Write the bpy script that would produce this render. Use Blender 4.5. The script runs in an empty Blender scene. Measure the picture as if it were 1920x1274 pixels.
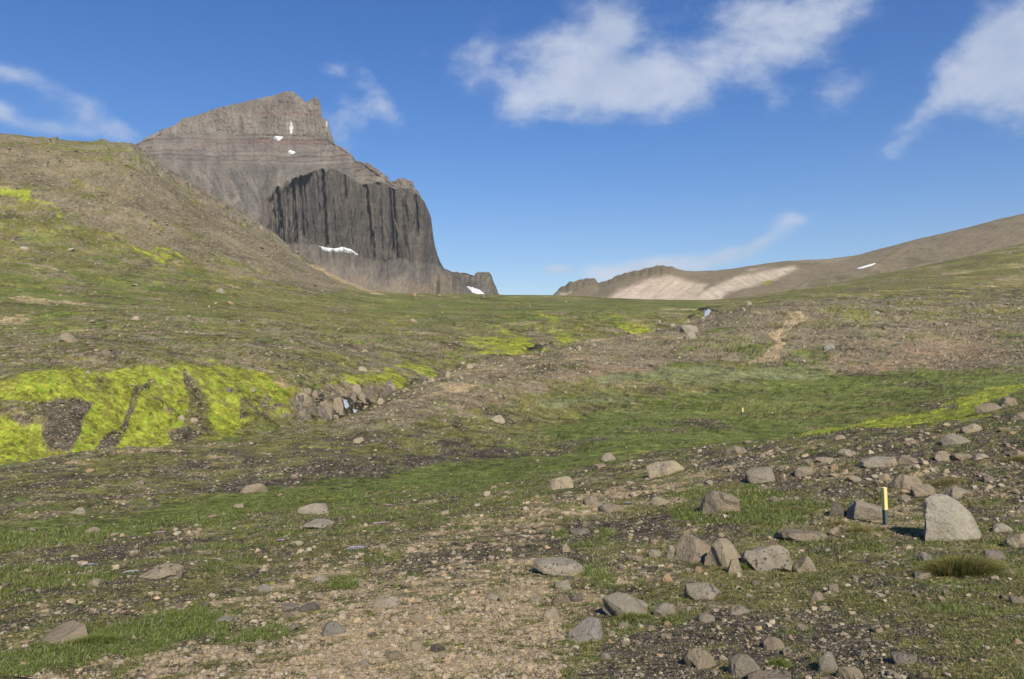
import bpy, math, random
import numpy as np
from mathutils import Vector, Matrix

# ------------------------------------------------------------------ camera, sky, sun
scn = bpy.context.scene
F, CX, CY = 1400.0, 960.0, 637.0          # lens in photograph pixels
cam_d = bpy.data.cameras.new('camera'); cam = bpy.data.objects.new('camera', cam_d)
scn.collection.objects.link(cam); scn.camera = cam
cam_d.sensor_width = 36.0; cam_d.lens = 36.0 * F / 1920.0
cam_d.clip_start = 0.05; cam_d.clip_end = 20000
cam.location = (0, 0, 0); cam.rotation_euler = (math.radians(90), 0, 0)

SUN_EL, SUN_AZ = 41.0, 17.0                # azimuth: degrees to the right of straight behind the camera
sv = Vector((math.sin(math.radians(SUN_AZ)) * math.cos(math.radians(SUN_EL)),
             -math.cos(math.radians(SUN_AZ)) * math.cos(math.radians(SUN_EL)),
             math.sin(math.radians(SUN_EL))))
sl = bpy.data.lights.new('sun', 'SUN'); sl.energy = 4.6; sl.angle = math.radians(0.5); sl.color = (1.0, 0.945, 0.80)
so = bpy.data.objects.new('sun', sl); scn.collection.objects.link(so)
so.rotation_euler = sv.to_track_quat('Z', 'Y').to_euler()

scn.view_settings.view_transform = 'Standard'; scn.view_settings.look = 'None'
scn.view_settings.exposure = 0.33; scn.view_settings.gamma = 1.0; scn.view_settings.use_curve_mapping = False
scn.cycles.max_bounces = 4; scn.cycles.diffuse_bounces = 2; scn.cycles.use_denoising = True


class NT:
    """small helper to write node trees"""
    def __init__(s, nt): s.t = nt; s.n = nt.nodes; s.l = nt.links
    def node(s, kind, **kw):
        n = s.n.new(kind)
        for k, v in kw.items():
            setattr(n, k, v)
        return n
    def put(s, sock, v):
        if isinstance(v, bpy.types.NodeSocket): s.l.new(v, sock)
        elif v is not None:
            if hasattr(sock.default_value, '__len__') and not hasattr(v, '__len__'):
                v = [v] * len(sock.default_value)
            if hasattr(v, '__len__') and len(sock.default_value) == 4 and len(v) == 3: v = (*v, 1)
            sock.default_value = v
    def math(s, op, a, b=None, c=None, clamp=False):
        n = s.node('ShaderNodeMath', operation=op, use_clamp=clamp)
        s.put(n.inputs[0], a); s.put(n.inputs[1], b)
        if c is not None: s.put(n.inputs[2], c)
        return n.outputs[0]
    def vm(s, op, a, b=None, out=0):
        n = s.node('ShaderNodeVectorMath', operation=op)
        s.put(n.inputs[0], a)
        if b is not None:
            s.put(n.inputs[3 if op == 'SCALE' else 1], b)
        return n.outputs[out]
    def mix(s, f, a, b, mode='MIX'):
        n = s.node('ShaderNodeMix', data_type='RGBA', blend_type=mode)
        s.put(n.inputs[0], f); s.put(n.inputs[6], a); s.put(n.inputs[7], b)
        return n.outputs[2]
    def noise(s, vec, scale, detail=4, rough=0.55, lac=2.0, dist=0.0, out=0):
        n = s.node('ShaderNodeTexNoise')
        if vec is not None: s.put(n.inputs['Vector'], vec)
        n.inputs['Scale'].default_value = scale; n.inputs['Detail'].default_value = detail
        n.inputs['Roughness'].default_value = rough; n.inputs['Lacunarity'].default_value = lac
        n.inputs['Distortion'].default_value = dist
        return n.outputs[out]
    def rng(s, v, a, b, c=0.0, d=1.0, smooth=True):
        n = s.node('ShaderNodeMapRange', interpolation_type='SMOOTHSTEP' if smooth else 'LINEAR')
        s.put(n.inputs[0], v)
        for i, q in enumerate((a, b, c, d)): s.put(n.inputs[i + 1], q)
        return n.outputs[0]


def direction(px, py):
    return np.array([(px - CX) / F, 1.0, (CY - py) / F])


def build_world():
    w = bpy.data.worlds.new('World'); scn.world = w; w.use_nodes = True
    N = NT(w.node_tree); N.n.clear()
    out = N.node('ShaderNodeOutputWorld'); bg = N.node('ShaderNodeBackground')
    sky = N.node('ShaderNodeTexSky', sky_type='NISHITA', sun_disc=False)
    sky.sun_elevation = math.radians(SUN_EL); sky.sun_rotation = math.radians(180 - SUN_AZ)
    sky.altitude = 600; sky.air_density = 1.0; sky.dust_density = 0.3; sky.ozone_density = 2.5
    hs = N.node('ShaderNodeHueSaturation'); N.l.new(sky.outputs[0], hs.inputs['Color'])
    hs.inputs['Saturation'].default_value = 1.26; hs.inputs['Value'].default_value = 1.0
    sx = N.node('ShaderNodeSeparateXYZ'); N.l.new(N.node('ShaderNodeTexCoord').outputs['Generated'], sx.inputs[0])
    tint = N.mix(N.rng(sx.outputs[2], 0.0, 0.42), (0.76, 0.80, 0.92), (0.40, 0.70, 1.0))
    col = N.mix(1.0, hs.outputs[0], tint, 'MULTIPLY')
    tc = N.node('ShaderNodeTexCoord'); dr = tc.outputs['Generated']
    # billow field for the clouds, on the sky direction itself
    warp = N.noise(dr, 5.0, 3, 0.5, out=1)
    wv = N.vm('SCALE', N.vm('SUBTRACT', warp, (0.5, 0.5, 0.5)), 0.045)
    wd = N.vm('ADD', dr, wv)
    sc = N.node('ShaderNodeMapping'); N.l.new(wd, sc.inputs[0]); sc.inputs['Rotation'].default_value = (0, math.radians(-35), 0)
    sc.inputs['Scale'].default_value = (0.75, 1, 1.25)
    n1 = N.noise(sc.outputs[0], 8.0, 9, 0.58)
    n2 = N.noise(sc.outputs[0], 26.0, 7, 0.62)
    fb = N.math('ADD', N.math('MULTIPLY', n1, 0.58), N.math('MULTIPLY', n2, 0.42))
    total = None
    # (px, py, half width, half height, tilt deg, strength): soft masses of cloud
    blobs = [(905, 110, 62, 48, 50, .62), (985, 170, 80, 60, 35, .85), (1075, 105, 95, 60, 40, 1.0), (1060, 170, 70, 45, 20, .7), (1165, 45, 75, 62, 50, .95),
             (1185, 150, 120, 48, 8, 1.05), (1245, 195, 95, 38, -5, .8), (1320, 140, 90, 45, 25, .85), (1275, 45, 85, 45, 20, .42), (1420, 85, 95, 62, 35, 1.0),
             (1500, 75, 90, 60, 20, .8), (1550, 22, 85, 42, 20, .8), (1568, 185, 52, 40, 35, .8), (1460, 205, 46, 30, 30, .55),
             (1400, 20, 70, 40, 0, .6),
             (1890, 70, 110, 62, 48, 1.1), (1805, 135, 105, 46, 50, .95), (1712, 230, 75, 24, 50, .65), (1890, 165, 60, 36, 30, .5), (1590, 285, 26, 18, 10, .32), (1960, 90, 100, 130, 0, .95),
             (20, 138, 56, 20, -4, .75), (165, 222, 66, 30, -25, .95), (120, 246, 90, 16, 0, .6), (0, 208, 34, 18, -20, .8), (210, 245, 50, 20, -20, .7),
             (650, 225, 50, 62, -55, .62), (618, 128, 28, 18, 10, .5), (700, 165, 64, 24, -50, .5), (735, 215, 30, 24, 0, .48), (655, 275, 46, 30, -20, .5),
             (1048, 510, 26, 10, 5, .9), (1165, 508, 60, 16, 5, 1.1), (1235, 495, 70, 18, 5, 1.25), (1340, 484, 75, 15, 16, 1.0), (1425, 452, 60, 15, 28, .8), (1492, 414, 44, 17, 8, .85), (1400, 380, 30, 8, 30, .18),
             (790, 100, 20, 12, 0, .2), (520, 55, 26, 10, -40, .15)]
    for (px, py, rx, ry, tilt, st) in blobs:
        c = direction(px, py); L = np.linalg.norm(c); c = c / L
        right = np.cross(c, [0, 0, 1]); right /= np.linalg.norm(right); up = np.cross(right, c)
        t = math.radians(tilt)
        u = (right * math.cos(t) + up * math.sin(t)) * F * L / rx
        v = (-right * math.sin(t) + up * math.cos(t)) * F * L / ry
        # distance from the centre in the blob's own axes (the sky vector is a unit vector)
        du = N.math('SUBTRACT', N.vm('DOT_PRODUCT', wd, tuple(u), 1), float(np.dot(u, c)))
        dv = N.math('SUBTRACT', N.vm('DOT_PRODUCT', wd, tuple(v), 1), float(np.dot(v, c)))
        r2 = N.math('ADD', N.math('MULTIPLY', du, du), N.math('MULTIPLY', dv, dv))
        g = N.math('MULTIPLY', N.math('EXPONENT', N.math('MULTIPLY', r2, -1.15)), st)
        total = g if total is None else N.math('MAXIMUM', total, g) if False else N.math('SUBTRACT', N.math('ADD', total, g), N.math('MULTIPLY', total, N.math('MULTIPLY', g, 0.8)))
    front = N.node('ShaderNodeSeparateXYZ'); N.l.new(dr, front.inputs[0])
    total = N.math('MULTIPLY', total, N.rng(front.outputs[1], 0.0, 0.3))
    # thin, frayed density
    amp = N.rng(front.outputs[2], 0.04, 0.2, 1.4, 3.7)
    dens = N.math('ADD', N.math('ADD', total, N.rng(front.outputs[2], 0.05, 0.2, 0.40, 0.0)), N.math('MULTIPLY', N.math('SUBTRACT', fb, 0.5), amp))
    cov = N.math('MULTIPLY', N.rng(dens, 0.15, 1.35), N.rng(total, 0.02, 0.3))
    cov = N.math('MULTIPLY', cov, 0.76)
    shade = N.rng(N.noise(wd, 11.0, 5, 0.55), 0.3, 0.7, 0.0, 1.0)
    ccol = N.mix(shade, (4.3, 4.9, 6.0), (6.0, 6.3, 7.0))
    fin = N.mix(cov, col, ccol)
    N.l.new(fin, bg.inputs[0]); bg.inputs[1].default_value = 0.1
    N.l.new(bg.outputs[0], out.inputs[0])
build_world()

# ------------------------------------------------------------------ numeric helpers
rs = np.random.RandomState(7); random.seed(7)


def hash2(ix, iy, seed):
    h = (ix.astype(np.int64) * 374761393 + iy.astype(np.int64) * 668265263 + seed * 1442695041) & 0xffffffff
    h = ((h ^ (h >> 13)) * 1274126177) & 0xffffffff
    return ((h ^ (h >> 16)) & 0xffff).astype(np.float32) / 65535.0


def gnoise(x, y, seed=0):
    """value-gradient noise, about -1..1"""
    ix = np.floor(x); iy = np.floor(y); fx = (x - ix).astype(np.float32); fy = (y - iy).astype(np.float32)
    ix = ix.astype(np.int64); iy = iy.astype(np.int64)
    u = fx * fx * fx * (fx * (fx * 6 - 15) + 10); v = fy * fy * fy * (fy * (fy * 6 - 15) + 10)
    def g(dx, dy):
        a = hash2(ix + dx, iy + dy, seed) * (2 * math.pi)
        return np.cos(a) * (fx - dx) + np.sin(a) * (fy - dy)
    a = g(0, 0); b = g(1, 0); c = g(0, 1); d = g(1, 1)
    return ((a + (b - a) * u) * (1 - v) + (c + (d - c) * u) * v) * 1.45


def fbm(x, y, lam, octs=4, gain=0.5, seed=0, ridged=False):
    s = 0; a = 1.0; t = 0
    for k in range(octs):
        n = gnoise(x / lam + 17.3 * k, y / lam - 9.1 * k, seed + k)
        if ridged: n = 1 - 2 * np.abs(n)
        s = s + n * a; t += a; a *= gain; lam *= 0.5
    return s / t


def sstep(x, a, b):
    t = np.clip((x - a) / (b - a), 0, 1); return t * t * (3 - 2 * t)


def pchip_slopes(x, y):
    """x,y: (..., n)"""
    h = np.diff(x, axis=-1); dl = np.diff(y, axis=-1) / h
    d = np.zeros_like(y)
    w1 = 2 * h[..., 1:] + h[..., :-1]; w2 = h[..., 1:] + 2 * h[..., :-1]
    same = dl[..., 1:] * dl[..., :-1] > 0
    with np.errstate(divide='ignore', invalid='ignore'):
        m = (w1 + w2) / (w1 / dl[..., :-1] + w2 / dl[..., 1:])
    d[..., 1:-1] = np.where(same, m, 0)
    d[..., 0] = dl[..., 0]; d[..., -1] = dl[..., -1]
    return d


def pchip1(xk, yk, x):
    xk = np.array(xk, float); yk = np.array(yk, float)
    d = pchip_slopes(xk, yk); x = np.clip(x, xk[0], xk[-1])
    i = np.clip(np.searchsorted(xk, x) - 1, 0, len(xk) - 2)
    h = xk[i + 1] - xk[i]; t = (x - xk[i]) / h
    return ((2*t**3-3*t**2+1)*yk[i] + (t**3-2*t**2+t)*h*d[i] + (-2*t**3+3*t**2)*yk[i+1] + (t**3-t**2)*h*d[i+1])


class Sheet:
    """A terrain sheet: lines of sight px fan out from the origin; along each the profile passes the
    listed features (distance, apparent height). Real distances, so real geometry."""
    def __init__(s, cols, feats, rows):
        # feats: list of (px knots, py values, d values); rows: segment subdivisions
        s.cols = cols; nf = len(feats)
        Q = np.zeros((len(cols), nf)); S = np.zeros((len(cols), nf))
        for k, (pk, pyk, dk, lin) in enumerate(feats):
            kx = np.array(pk, float)
            py = np.interp(cols, kx, pyk) if lin else pchip1(kx, pyk, cols)
            dd = np.exp(pchip1(kx if len(kx) == len(dk) else np.linspace(kx[0], kx[-1], len(dk)), np.log(dk), cols))
            Q[:, k] = 1.0 / dd; S[:, k] = (py - CY) / F
        s.Q, s.S = Q, S
        x = -Q
        m = pchip_slopes(x, S)
        T = []; D = []; SS = []
        for k in range(nf - 1):
            n = rows[k]
            for j in range(n + (1 if k == nf - 2 else 0)):
                t = j / n
                q = Q[:, k] * (1 - t) + Q[:, k + 1] * t
                h = x[:, k + 1] - x[:, k]
                val = ((2*t**3-3*t**2+1)*S[:, k] + (t**3-2*t**2+t)*h*m[:, k] + (-2*t**3+3*t**2)*S[:, k+1] + (t**3-t**2)*h*m[:, k+1])
                D.append(1 / q); SS.append(val); T.append(k + t)
        s.T = np.array(T); s.D = np.array(D).T; s.SL = np.array(SS).T      # (ncol, nrow)
        s.PX = np.repeat(cols[:, None], len(T), 1)
        s.TT = np.repeat(s.T[None, :], len(cols), 0)
        s.X = (s.PX - CX) / F * s.D; s.Y = s.D.copy(); s.Z = -s.SL * s.D
        s.PY0 = CY + s.SL * F

    def mesh(s, name, attrs, smooth=True):
        nc, nr = s.X.shape
        co = np.stack([s.X, s.Y, s.Z], -1).reshape(-1, 3).astype(np.float32)
        me = bpy.data.meshes.new(name)
        nq = (nc - 1) * (nr - 1)
        i = np.arange(nc - 1)[:, None] * nr + np.arange(nr - 1)[None, :]
        quads = np.stack([i, i + nr, i + nr + 1, i + 1], -1).reshape(-1)
        me.vertices.add(nc * nr); me.vertices.foreach_set('co', co.reshape(-1))
        me.loops.add(nq * 4); me.loops.foreach_set('vertex_index', quads.astype(np.int32))
        me.polygons.add(nq); me.polygons.foreach_set('loop_start', np.arange(0, nq * 4, 4, dtype=np.int32))
        me.polygons.foreach_set('use_smooth', np.full(nq, smooth))
        me.update(calc_edges=True)
        for an, arr in attrs.items():
            if arr.ndim == 3:
                a = me.color_attributes.new(an, 'FLOAT_COLOR', 'POINT')
                c4 = np.ones((nc * nr, 4), np.float32); c4[:, :3] = arr.reshape(-1, 3)
                a.data.foreach_set('color', c4.reshape(-1))
            else:
                a = me.attributes.new(an, 'FLOAT', 'POINT'); a.data.foreach_set('value', arr.reshape(-1).astype(np.float32))
        ob = bpy.data.objects.new(name, me); scn.collection.objects.link(ob)
        return ob


def tag(o, label=None, cat=None, group=None, kind=None):
    if label: o['label'] = label
    if cat: o['category'] = cat
    if group: o['group'] = group
    if kind: o['kind'] = kind
    return o


def new_mat(name, rough=0.95, spec=0.15):
    m = bpy.data.materials.new(name); m.use_nodes = True
    N = NT(m.node_tree); N.n.clear()
    o = N.node('ShaderNodeOutputMaterial'); b = N.node('ShaderNodeBsdfPrincipled')
    N.l.new(b.outputs[0], o.inputs[0]); b.inputs['Roughness'].default_value = rough
    b.inputs['Specular IOR Level'].default_value = spec
    return m, N, b

# ------------------------------------------------------------------ the ground sheet
KP = [-900, 0, 250, 450, 700, 850, 1000, 1200, 1330, 1500, 1700, 1920, 2900]
cols = np.concatenate([np.linspace(-2600, -460, 40)[:-1], np.arange(-460, -70, 4.0), np.arange(-70, 1992, 1.75), np.arange(1992, 2500, 4.0), np.linspace(2500, 4600, 40)])
one = lambda v: [v] * len(KP)
def FT(py, d, lin=False): return (KP, py, d, lin)
GE_K = [-900, 0, 100, 200, 300, 400, 560, 640, 700, 740, 820, 900, 1000, 1100, 1250, 1330, 1390, 1450, 1500, 1600, 1700, 1920, 2900]
GE_Y = [1010, 880, 862, 848, 836, 825, 800, 786, 762, 738, 708, 680, 664, 648, 614, 592, 577, 566, 561, 558, 556, 555, 552]
SK_K = [-900, 0, 30, 65, 110, 180, 225, 250, 290, 340, 400, 450, 520, 560, 600, 650, 700, 760, 835, 935, 1040, 1150, 1300, 1400, 1440, 1480, 1560, 1640, 1700, 1800, 1920, 2900]
SK_Y = [150, 250, 252, 257, 263, 266, 270, 277, 306, 340, 374, 403, 449, 478, 502, 527, 544, 550, 551, 553, 554, 559, 563, 557, 551, 545, 533, 516, 505, 484, 457, 300]
def on(kk, yy): return list(np.interp(KP, kk, yy))
feats = [
    FT(one(4200), one(0.62)),
    FT([1274] * 13, [4.4, 4.3, 4.3, 4.2, 4.1, 4.0, 3.95, 3.9, 3.85, 3.75, 3.65, 3.5, 3.2]),
    FT([1100, 1100, 1100, 1095, 1080, 1070, 1062, 1045, 1030, 1010, 985, 965, 900], [8.2, 8.3, 8.0, 7.9, 8.0, 8.2, 8.3, 8.7, 9.0, 9.4, 9.8, 9.9, 9.5]),
    FT([1060, 1035, 1008, 982, 945, 930, 905, 871, 848, 822, 791, 752, 560], [13, 13, 14, 16, 18.5, 19.5, 21, 24, 25.5, 26, 24, 21, 16]),
    FT([1040, 1008, 985, 955, 922, 905, 883, 852, 838, 819, 789, 747, 640], [14.8, 15, 16.5, 19.5, 23.5, 26, 30, 35, 39, 44, 48, 52, 60]),
    FT([1020, 950, 925, 893, 855, 832, 810, 775, 752, 730, 705, 672, 560], [20, 20, 23, 28, 35, 42, 50, 60, 68, 78, 82, 90, 100]),
    (GE_K, GE_Y, list(np.interp(GE_K, [-900, 0, 400, 700, 900, 1100, 1330, 1500, 1920, 2900], [28, 32, 45, 62, 90, 125, 190, 215, 235, 240])), False),
    # stream bed behind the edge
    (GE_K, [y + e for y, e in zip(GE_Y, [12, 6, 5, 4, 4, 5, 14, 26, 32, 24, 14, 12, 12, 12, 12, 16, 10, 6, 6, 5, 5, 5, 5])],
     list(np.interp(GE_K, [-900, 0, 400, 560, 700, 900, 1100, 1330, 1500, 1920, 2900], [30.5, 34.5, 48, 57, 66.5, 96, 134, 203, 235, 258, 260])), False),
    # top of the far bank of the stream
    FT([720, 697, 686, 686, 716, 690, 652, 622, 588, 559, 556, 556, 540], [44, 46, 53, 64, 76, 98, 125, 175, 228, 275, 300, 310, 300]),
    FT([560, 585, 590, 600, 612, 606, 592, 580, 574, 554, 546, 531, 480], [90, 105, 115, 125, 150, 175, 215, 250, 280, 320, 350, 380, 330]),
    FT([400, 470, 505, 530, 562, 570, 568, 568, 568, 550, 528, 497, 400], [170, 185, 200, 225, 250, 290, 320, 340, 350, 400, 440, 470, 420]),
    (SK_K, SK_Y, list(np.interp(SK_K, [-900, 0, 250, 450, 700, 935, 1330, 1500, 1700, 1920, 2900], [330, 350, 370, 380, 400, 440, 450, 520, 570, 620, 620])), False),
    FT([230, 300, 330, 440, 580, 585, 585, 590, 590, 580, 560, 530, 400], [480, 500, 520, 540, 560, 620, 640, 640, 640, 660, 720, 800, 800]),
    FT([637] * 13, one(4500.0)),
]
rows = [20, 135, 125, 26, 64, 112, 12, 130, 90, 80, 150, 10, 10]
G = Sheet(cols, feats, rows)
X, Y, D = G.X, G.Y, G.D
TT, PX, PY = G.TT, G.PX, G.PY0
step = np.maximum(D / F * 1.75, 0.003)          # local mesh spacing

def lodfbm(x, y, dist, lo, hi, seed, gain=1.0, top=40.0, ridged=False, aniso=1.0):
    """fractal noise whose wavelengths run from lo*distance to hi*distance"""
    s = np.zeros_like(x, dtype=np.float32); wt = np.zeros_like(s)
    lam = 60.0; k = 0
    while lam > 0.008:
        r = lam / dist
        w = sstep(np.log2(r), math.log2(lo) - 0.5, math.log2(lo) + 0.8) * (1 - sstep(np.log2(r), math.log2(hi) - 0.8, math.log2(hi) + 0.8))
        w = (w * (lam ** 0.0)).astype(np.float32)
        if gain != 1.0: w = w * (r ** (1 - gain)).astype(np.float32)
        if w.max() > 1e-3:
            n = gnoise(x / lam * aniso + 31.7 * k, y / lam + 11.9 * k, seed * 131 + k)
            if ridged: n = 1 - 2 * np.abs(n)
            s += n * w; wt += w * w
        lam *= 0.5; k += 1
    return s / np.sqrt(np.maximum(wt, 1e-6))

# ---- strokes: (class, zone, [points], width px, strength). class densities live on the sheet itself
CL = ['soil', 'tan', 'grass', 'olive', 'moss', 'pale', 'red', 'scree', 'dark', 'yellow']
COL = {'soil': (0.088, 0.070, 0.048), 'tan': (0.39, 0.285, 0.155), 'grass': (0.128, 0.146, 0.036), 'olive': (0.155, 0.140, 0.042), 'moss': (0.285, 0.30, 0.036),
       'pale': (0.175, 0.18, 0.078), 'red': (0.24, 0.165, 0.098), 'scree': (0.190, 0.152, 0.092), 'dark': (0.035, 0.032, 0.022), 'yellow': (0.30, 0.255, 0.045)}
iG = 6                                            # feature index of the gully edge
near = TT < iG + 0.35; far = ~near
wx = (gnoise(PX / 90, np.log(D) * 9, 5) + 0.6 * gnoise(PX / 40, np.log(D) * 20, 6)).astype(np.float32)
wy = (gnoise(PX / 90, np.log(D) * 9, 15) + 0.6 * gnoise(PX / 40, np.log(D) * 20, 16)).astype(np.float32)
UX = PX + wx * 22; UY = PY + wy * 9
fields = {c: np.zeros_like(D, dtype=np.float32) for c in CL}
rockf = np.zeros_like(D, dtype=np.float32)         # stoniness

def span(xs, pad):
    lo = np.searchsorted(cols, min(xs) - pad); hi = np.searchsorted(cols, max(xs) + pad)
    return slice(lo, hi)

def cap(pts, w0, w1, asp, sl_):
    """soft distance (0 centre..1 edge) to a polyline with half width w; asp>1 squeezes vertically"""
    ux, uy = UX[sl_], UY[sl_]
    best = np.full(ux.shape, 9.0, np.float32)
    n = len(pts)
    for i in range(max(1, n - 1)):
        a = pts[i]; b = pts[min(i + 1, n - 1)]
        ax, ay, bx, by = a[0], a[1] * asp, b[0], b[1] * asp
        vx, vy = bx - ax, by - ay; L2 = vx * vx + vy * vy + 1e-6
        t = np.clip(((ux - ax) * vx + (uy * asp - ay) * vy) / L2, 0, 1)
        wa = w0 if w1 is None else w0 + (w1 - w0) * (i + t) / max(1, n - 1)
        best = np.minimum(best, (np.hypot(ux - ax - t * vx, uy * asp - ay - t * vy) / wa).astype(np.float32))
    return best

def poly_m(x, y, pts, soft):
    """soft inside mask of a polygon"""
    ins = np.zeros(x.shape, bool); dist = np.full(x.shape, 1e9, np.float32)
    n = len(pts)
    for i in range(n):
        x0, y0 = pts[i]; x1, y1 = pts[(i + 1) % n]
        c = ((y0 > y) != (y1 > y)) & (x < (x1 - x0) * (y - y0) / (y1 - y0 + 1e-9) + x0); ins ^= c
        vx, vy = x1 - x0, y1 - y0; t = np.clip(((x - x0) * vx + (y - y0) * vy) / (vx * vx + vy * vy + 1e-9), 0, 1)
        dist = np.minimum(dist, np.hypot(x - x0 - t * vx, y - y0 - t * vy).astype(np.float32))
    return sstep(np.where(ins, dist, -dist), -soft, soft).astype(np.float32)

def poly(pts, soft):
    m = np.zeros(D.shape, np.float32); q = span([p[0] for p in pts], soft + 30)
    m[q] = poly_m(UX[q], UY[q], pts, soft)
    return m

def tgt(c): return rockf if c == 'rock' else fields[c]

def st(c, zone, pts, w, s=1.0, w1=None, asp=1.0):
    q = span([p[0] for p in pts], max(w, w1 or 0) * 1.3 + 30)
    m = 1 - sstep(cap(pts, w, w1, asp, q), 0.45, 1.25)
    tgt(c)[q] += (m * (near if zone == 'n' else far)[q] * s).astype(np.float32)

def pg(c, zone, pts, soft, s=1.0):
    q = span([p[0] for p in pts], soft + 30)
    tgt(c)[q] += (poly_m(UX[q], UY[q], pts, soft) * (near if zone == 'n' else far)[q] * s).astype(np.float32)

# ----- near side
fields['soil'] += 0.55 * near; fields['olive'] += 0.6 * near; fields['grass'] += 0.40 * near; fields['tan'] += 0.05 * near; fields['scree'] += 0.35 * near
rockf += 0.35 * near
pg('tan', 'n', [(330, 1140), (520, 1085), (760, 1005), (960, 960), (1250, 880), (1400, 850), (1550, 850), (1700, 870), (1720, 900), (1560, 905), (1350, 900), (1230, 960), (1060, 985), (1000, 1040), (1060, 1110), (1230, 1020), (1300, 990), (1230, 1100), (1090, 1160), (1060, 1240), (1090, 1300), (-50, 1300), (60, 1250), (220, 1220), (380, 1215), (470, 1185), (480, 1150)], 26, 0.72)
pg('tan', 'n', [(560, 1150), (900, 1090), (1060, 1130), (1050, 1300), (520, 1300)], 40, 0.42)
pg('rock', 'n', [(330, 1140), (760, 1000), (1100, 1120), (1090, 1300), (-50, 1300), (220, 1220)], 30, 0.35)
pg('tan', 'n', [(1490, 960), (1730, 940), (1740, 1000), (1620, 1010), (1480, 985)], 10, 0.5)
pg('soil', 'n', [(780, 1030), (1010, 985), (1240, 950), (1420, 1000), (1240, 1010), (1100, 1040), (1010, 1060), (760, 1080), (640, 1080)], 12, 0.65)
pg('soil', 'n', [(1290, 850), (1700, 810), (1920, 800), (1990, 930), (1860, 990), (1700, 930), (1400, 920)], 25, 0.5)
pg('red', 'n', [(1600, 850), (1990, 830), (1990, 940), (1700, 930)], 25, 0.30)
pg('rock', 'n', [(1290, 850), (1600, 800), (1990, 760), (1990, 1010), (1500, 1000)], 30, 0.5)
pg('tan', 'n', [(1640, 880), (1990, 850), (1990, 985), (1850, 990), (1700, 940)], 25, 0.30)
pg('grass', 'n', [(1290, 915), (1500, 905), (1560, 960), (1480, 990), (1300, 990), (1260, 960)], 14, 0.75)
pg('grass', 'n', [(1740, 1010), (1990, 1000), (1990, 1300), (1760, 1300), (1560, 1150), (1480, 1075), (1600, 1030)], 25, 0.3)
pg('olive', 'n', [(1740, 1100), (1990, 1080), (1990, 1300), (1700, 1300), (1560, 1150)], 25, 0.55)
pg('olive', 'n', [(1280, 1060), (1600, 1040), (1720, 1130), (1500, 1170), (1250, 1120)], 18, 0.6)
pg('soil', 'n', [(1360, 1140), (1560, 1130), (1760, 1180), (1750, 1300), (1100, 1300), (1130, 1200)], 20, 0.8)
pg('soil', 'n', [(1560, 1070), (1720, 1050), (1760, 1120), (1640, 1130)], 12, 0.5)
st('grass', 'n', [(1150, 1165), (1260, 1160)], 34, 0.5); st('grass', 'n', [(1110, 1085), (1140, 1082)], 22, 0.8)
st('grass', 'n', [(1090, 1030), (1140, 1010)], 18, 0.8); st('grass', 'n', [(985, 1022), (1050, 1010)], 14, 0.6)
st('grass', 'n', [(620, 1085), (655, 1085)], 14, 0.9); st('grass', 'n', [(700, 1148), (725, 1143)], 12, 0.9); st('grass', 'n', [(420, 1190), (510, 1185)], 22, 0.7)
# wet green stripe along the swale
st('grass', 'n', [(-80, 1030), (100, 1000), (250, 988), (450, 945), (640, 915), (850, 892), (1050, 865), (1200, 835), (1500, 810)], 30, 1.15, 18)
st('grass', 'n', [(560, 940), (800, 915), (1000, 900)], 26, 0.4)
st('yellow', 'n', [(-20, 1037), (130, 1015), (330, 995)], 7, 0.8); st('yellow', 'n', [(540, 935), (690, 922), (870, 902)], 10, 0.95)
st('red', 'n', [(690, 928), (760, 915)], 9, 0.9)
st('moss', 'n', [(1070, 868), (1210, 850)], 8, 0.9); st('yellow', 'n', [(1130, 858), (1260, 842), (1500, 822)], 6, 0.7)
st('moss', 'n', [(1480, 818), (1600, 802), (1740, 786), (1830, 768)], 8, 1.7, 15)
st('moss', 'n', [(1800, 775), (1850, 742), (1930, 720)], 16, 1.6, 12); st('moss', 'n', [(1560, 800), (1700, 785)], 10, .5)
pg('grass', 'n', [(1000, 800), (1230, 740), (1530, 700), (1820, 690), (1990, 700), (1990, 740), (1800, 760), (1600, 795), (1400, 822), (1200, 840), (1100, 855)], 25, 0.95)
pg('olive', 'n', [(1300, 740), (1720, 720), (1850, 740), (1600, 790), (1380, 800)], 20, 0.45)
rockf -= poly([(600, 880), (1230, 740), (1530, 700), (1990, 700), (1990, 740), (1800, 755), (1400, 825), (1000, 880), (500, 950), (100, 1010)], 20) * 0.5
pg('soil', 'n', [(600, 870), (860, 830), (1000, 845), (1240, 790), (1400, 790), (1280, 835), (1100, 850), (900, 868), (560, 920), (330, 925)], 12, .85)
pg('soil', 'n', [(-80, 905), (300, 860), (560, 825), (700, 800), (860, 790), (1000, 770), (1000, 790), (700, 850), (300, 910), (-80, 960)], 16, 0.3)
pg('olive', 'n', [(600, 880), (800, 770), (1100, 720), (1250, 745), (900, 860)], 26, 0.40); pg('grass', 'n', [(600, 900), (800, 830), (1100, 780), (1250, 800), (900, 880)], 22, 0.3)
st('olive', 'n', [(-60, 920), (200, 880), (480, 840), (640, 805)], 12, 0.5)
pg('tan', 'n', [(-80, 870), (200, 848), (400, 828), (400, 840), (200, 866), (-80, 900)], 6, 0.35)
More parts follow.
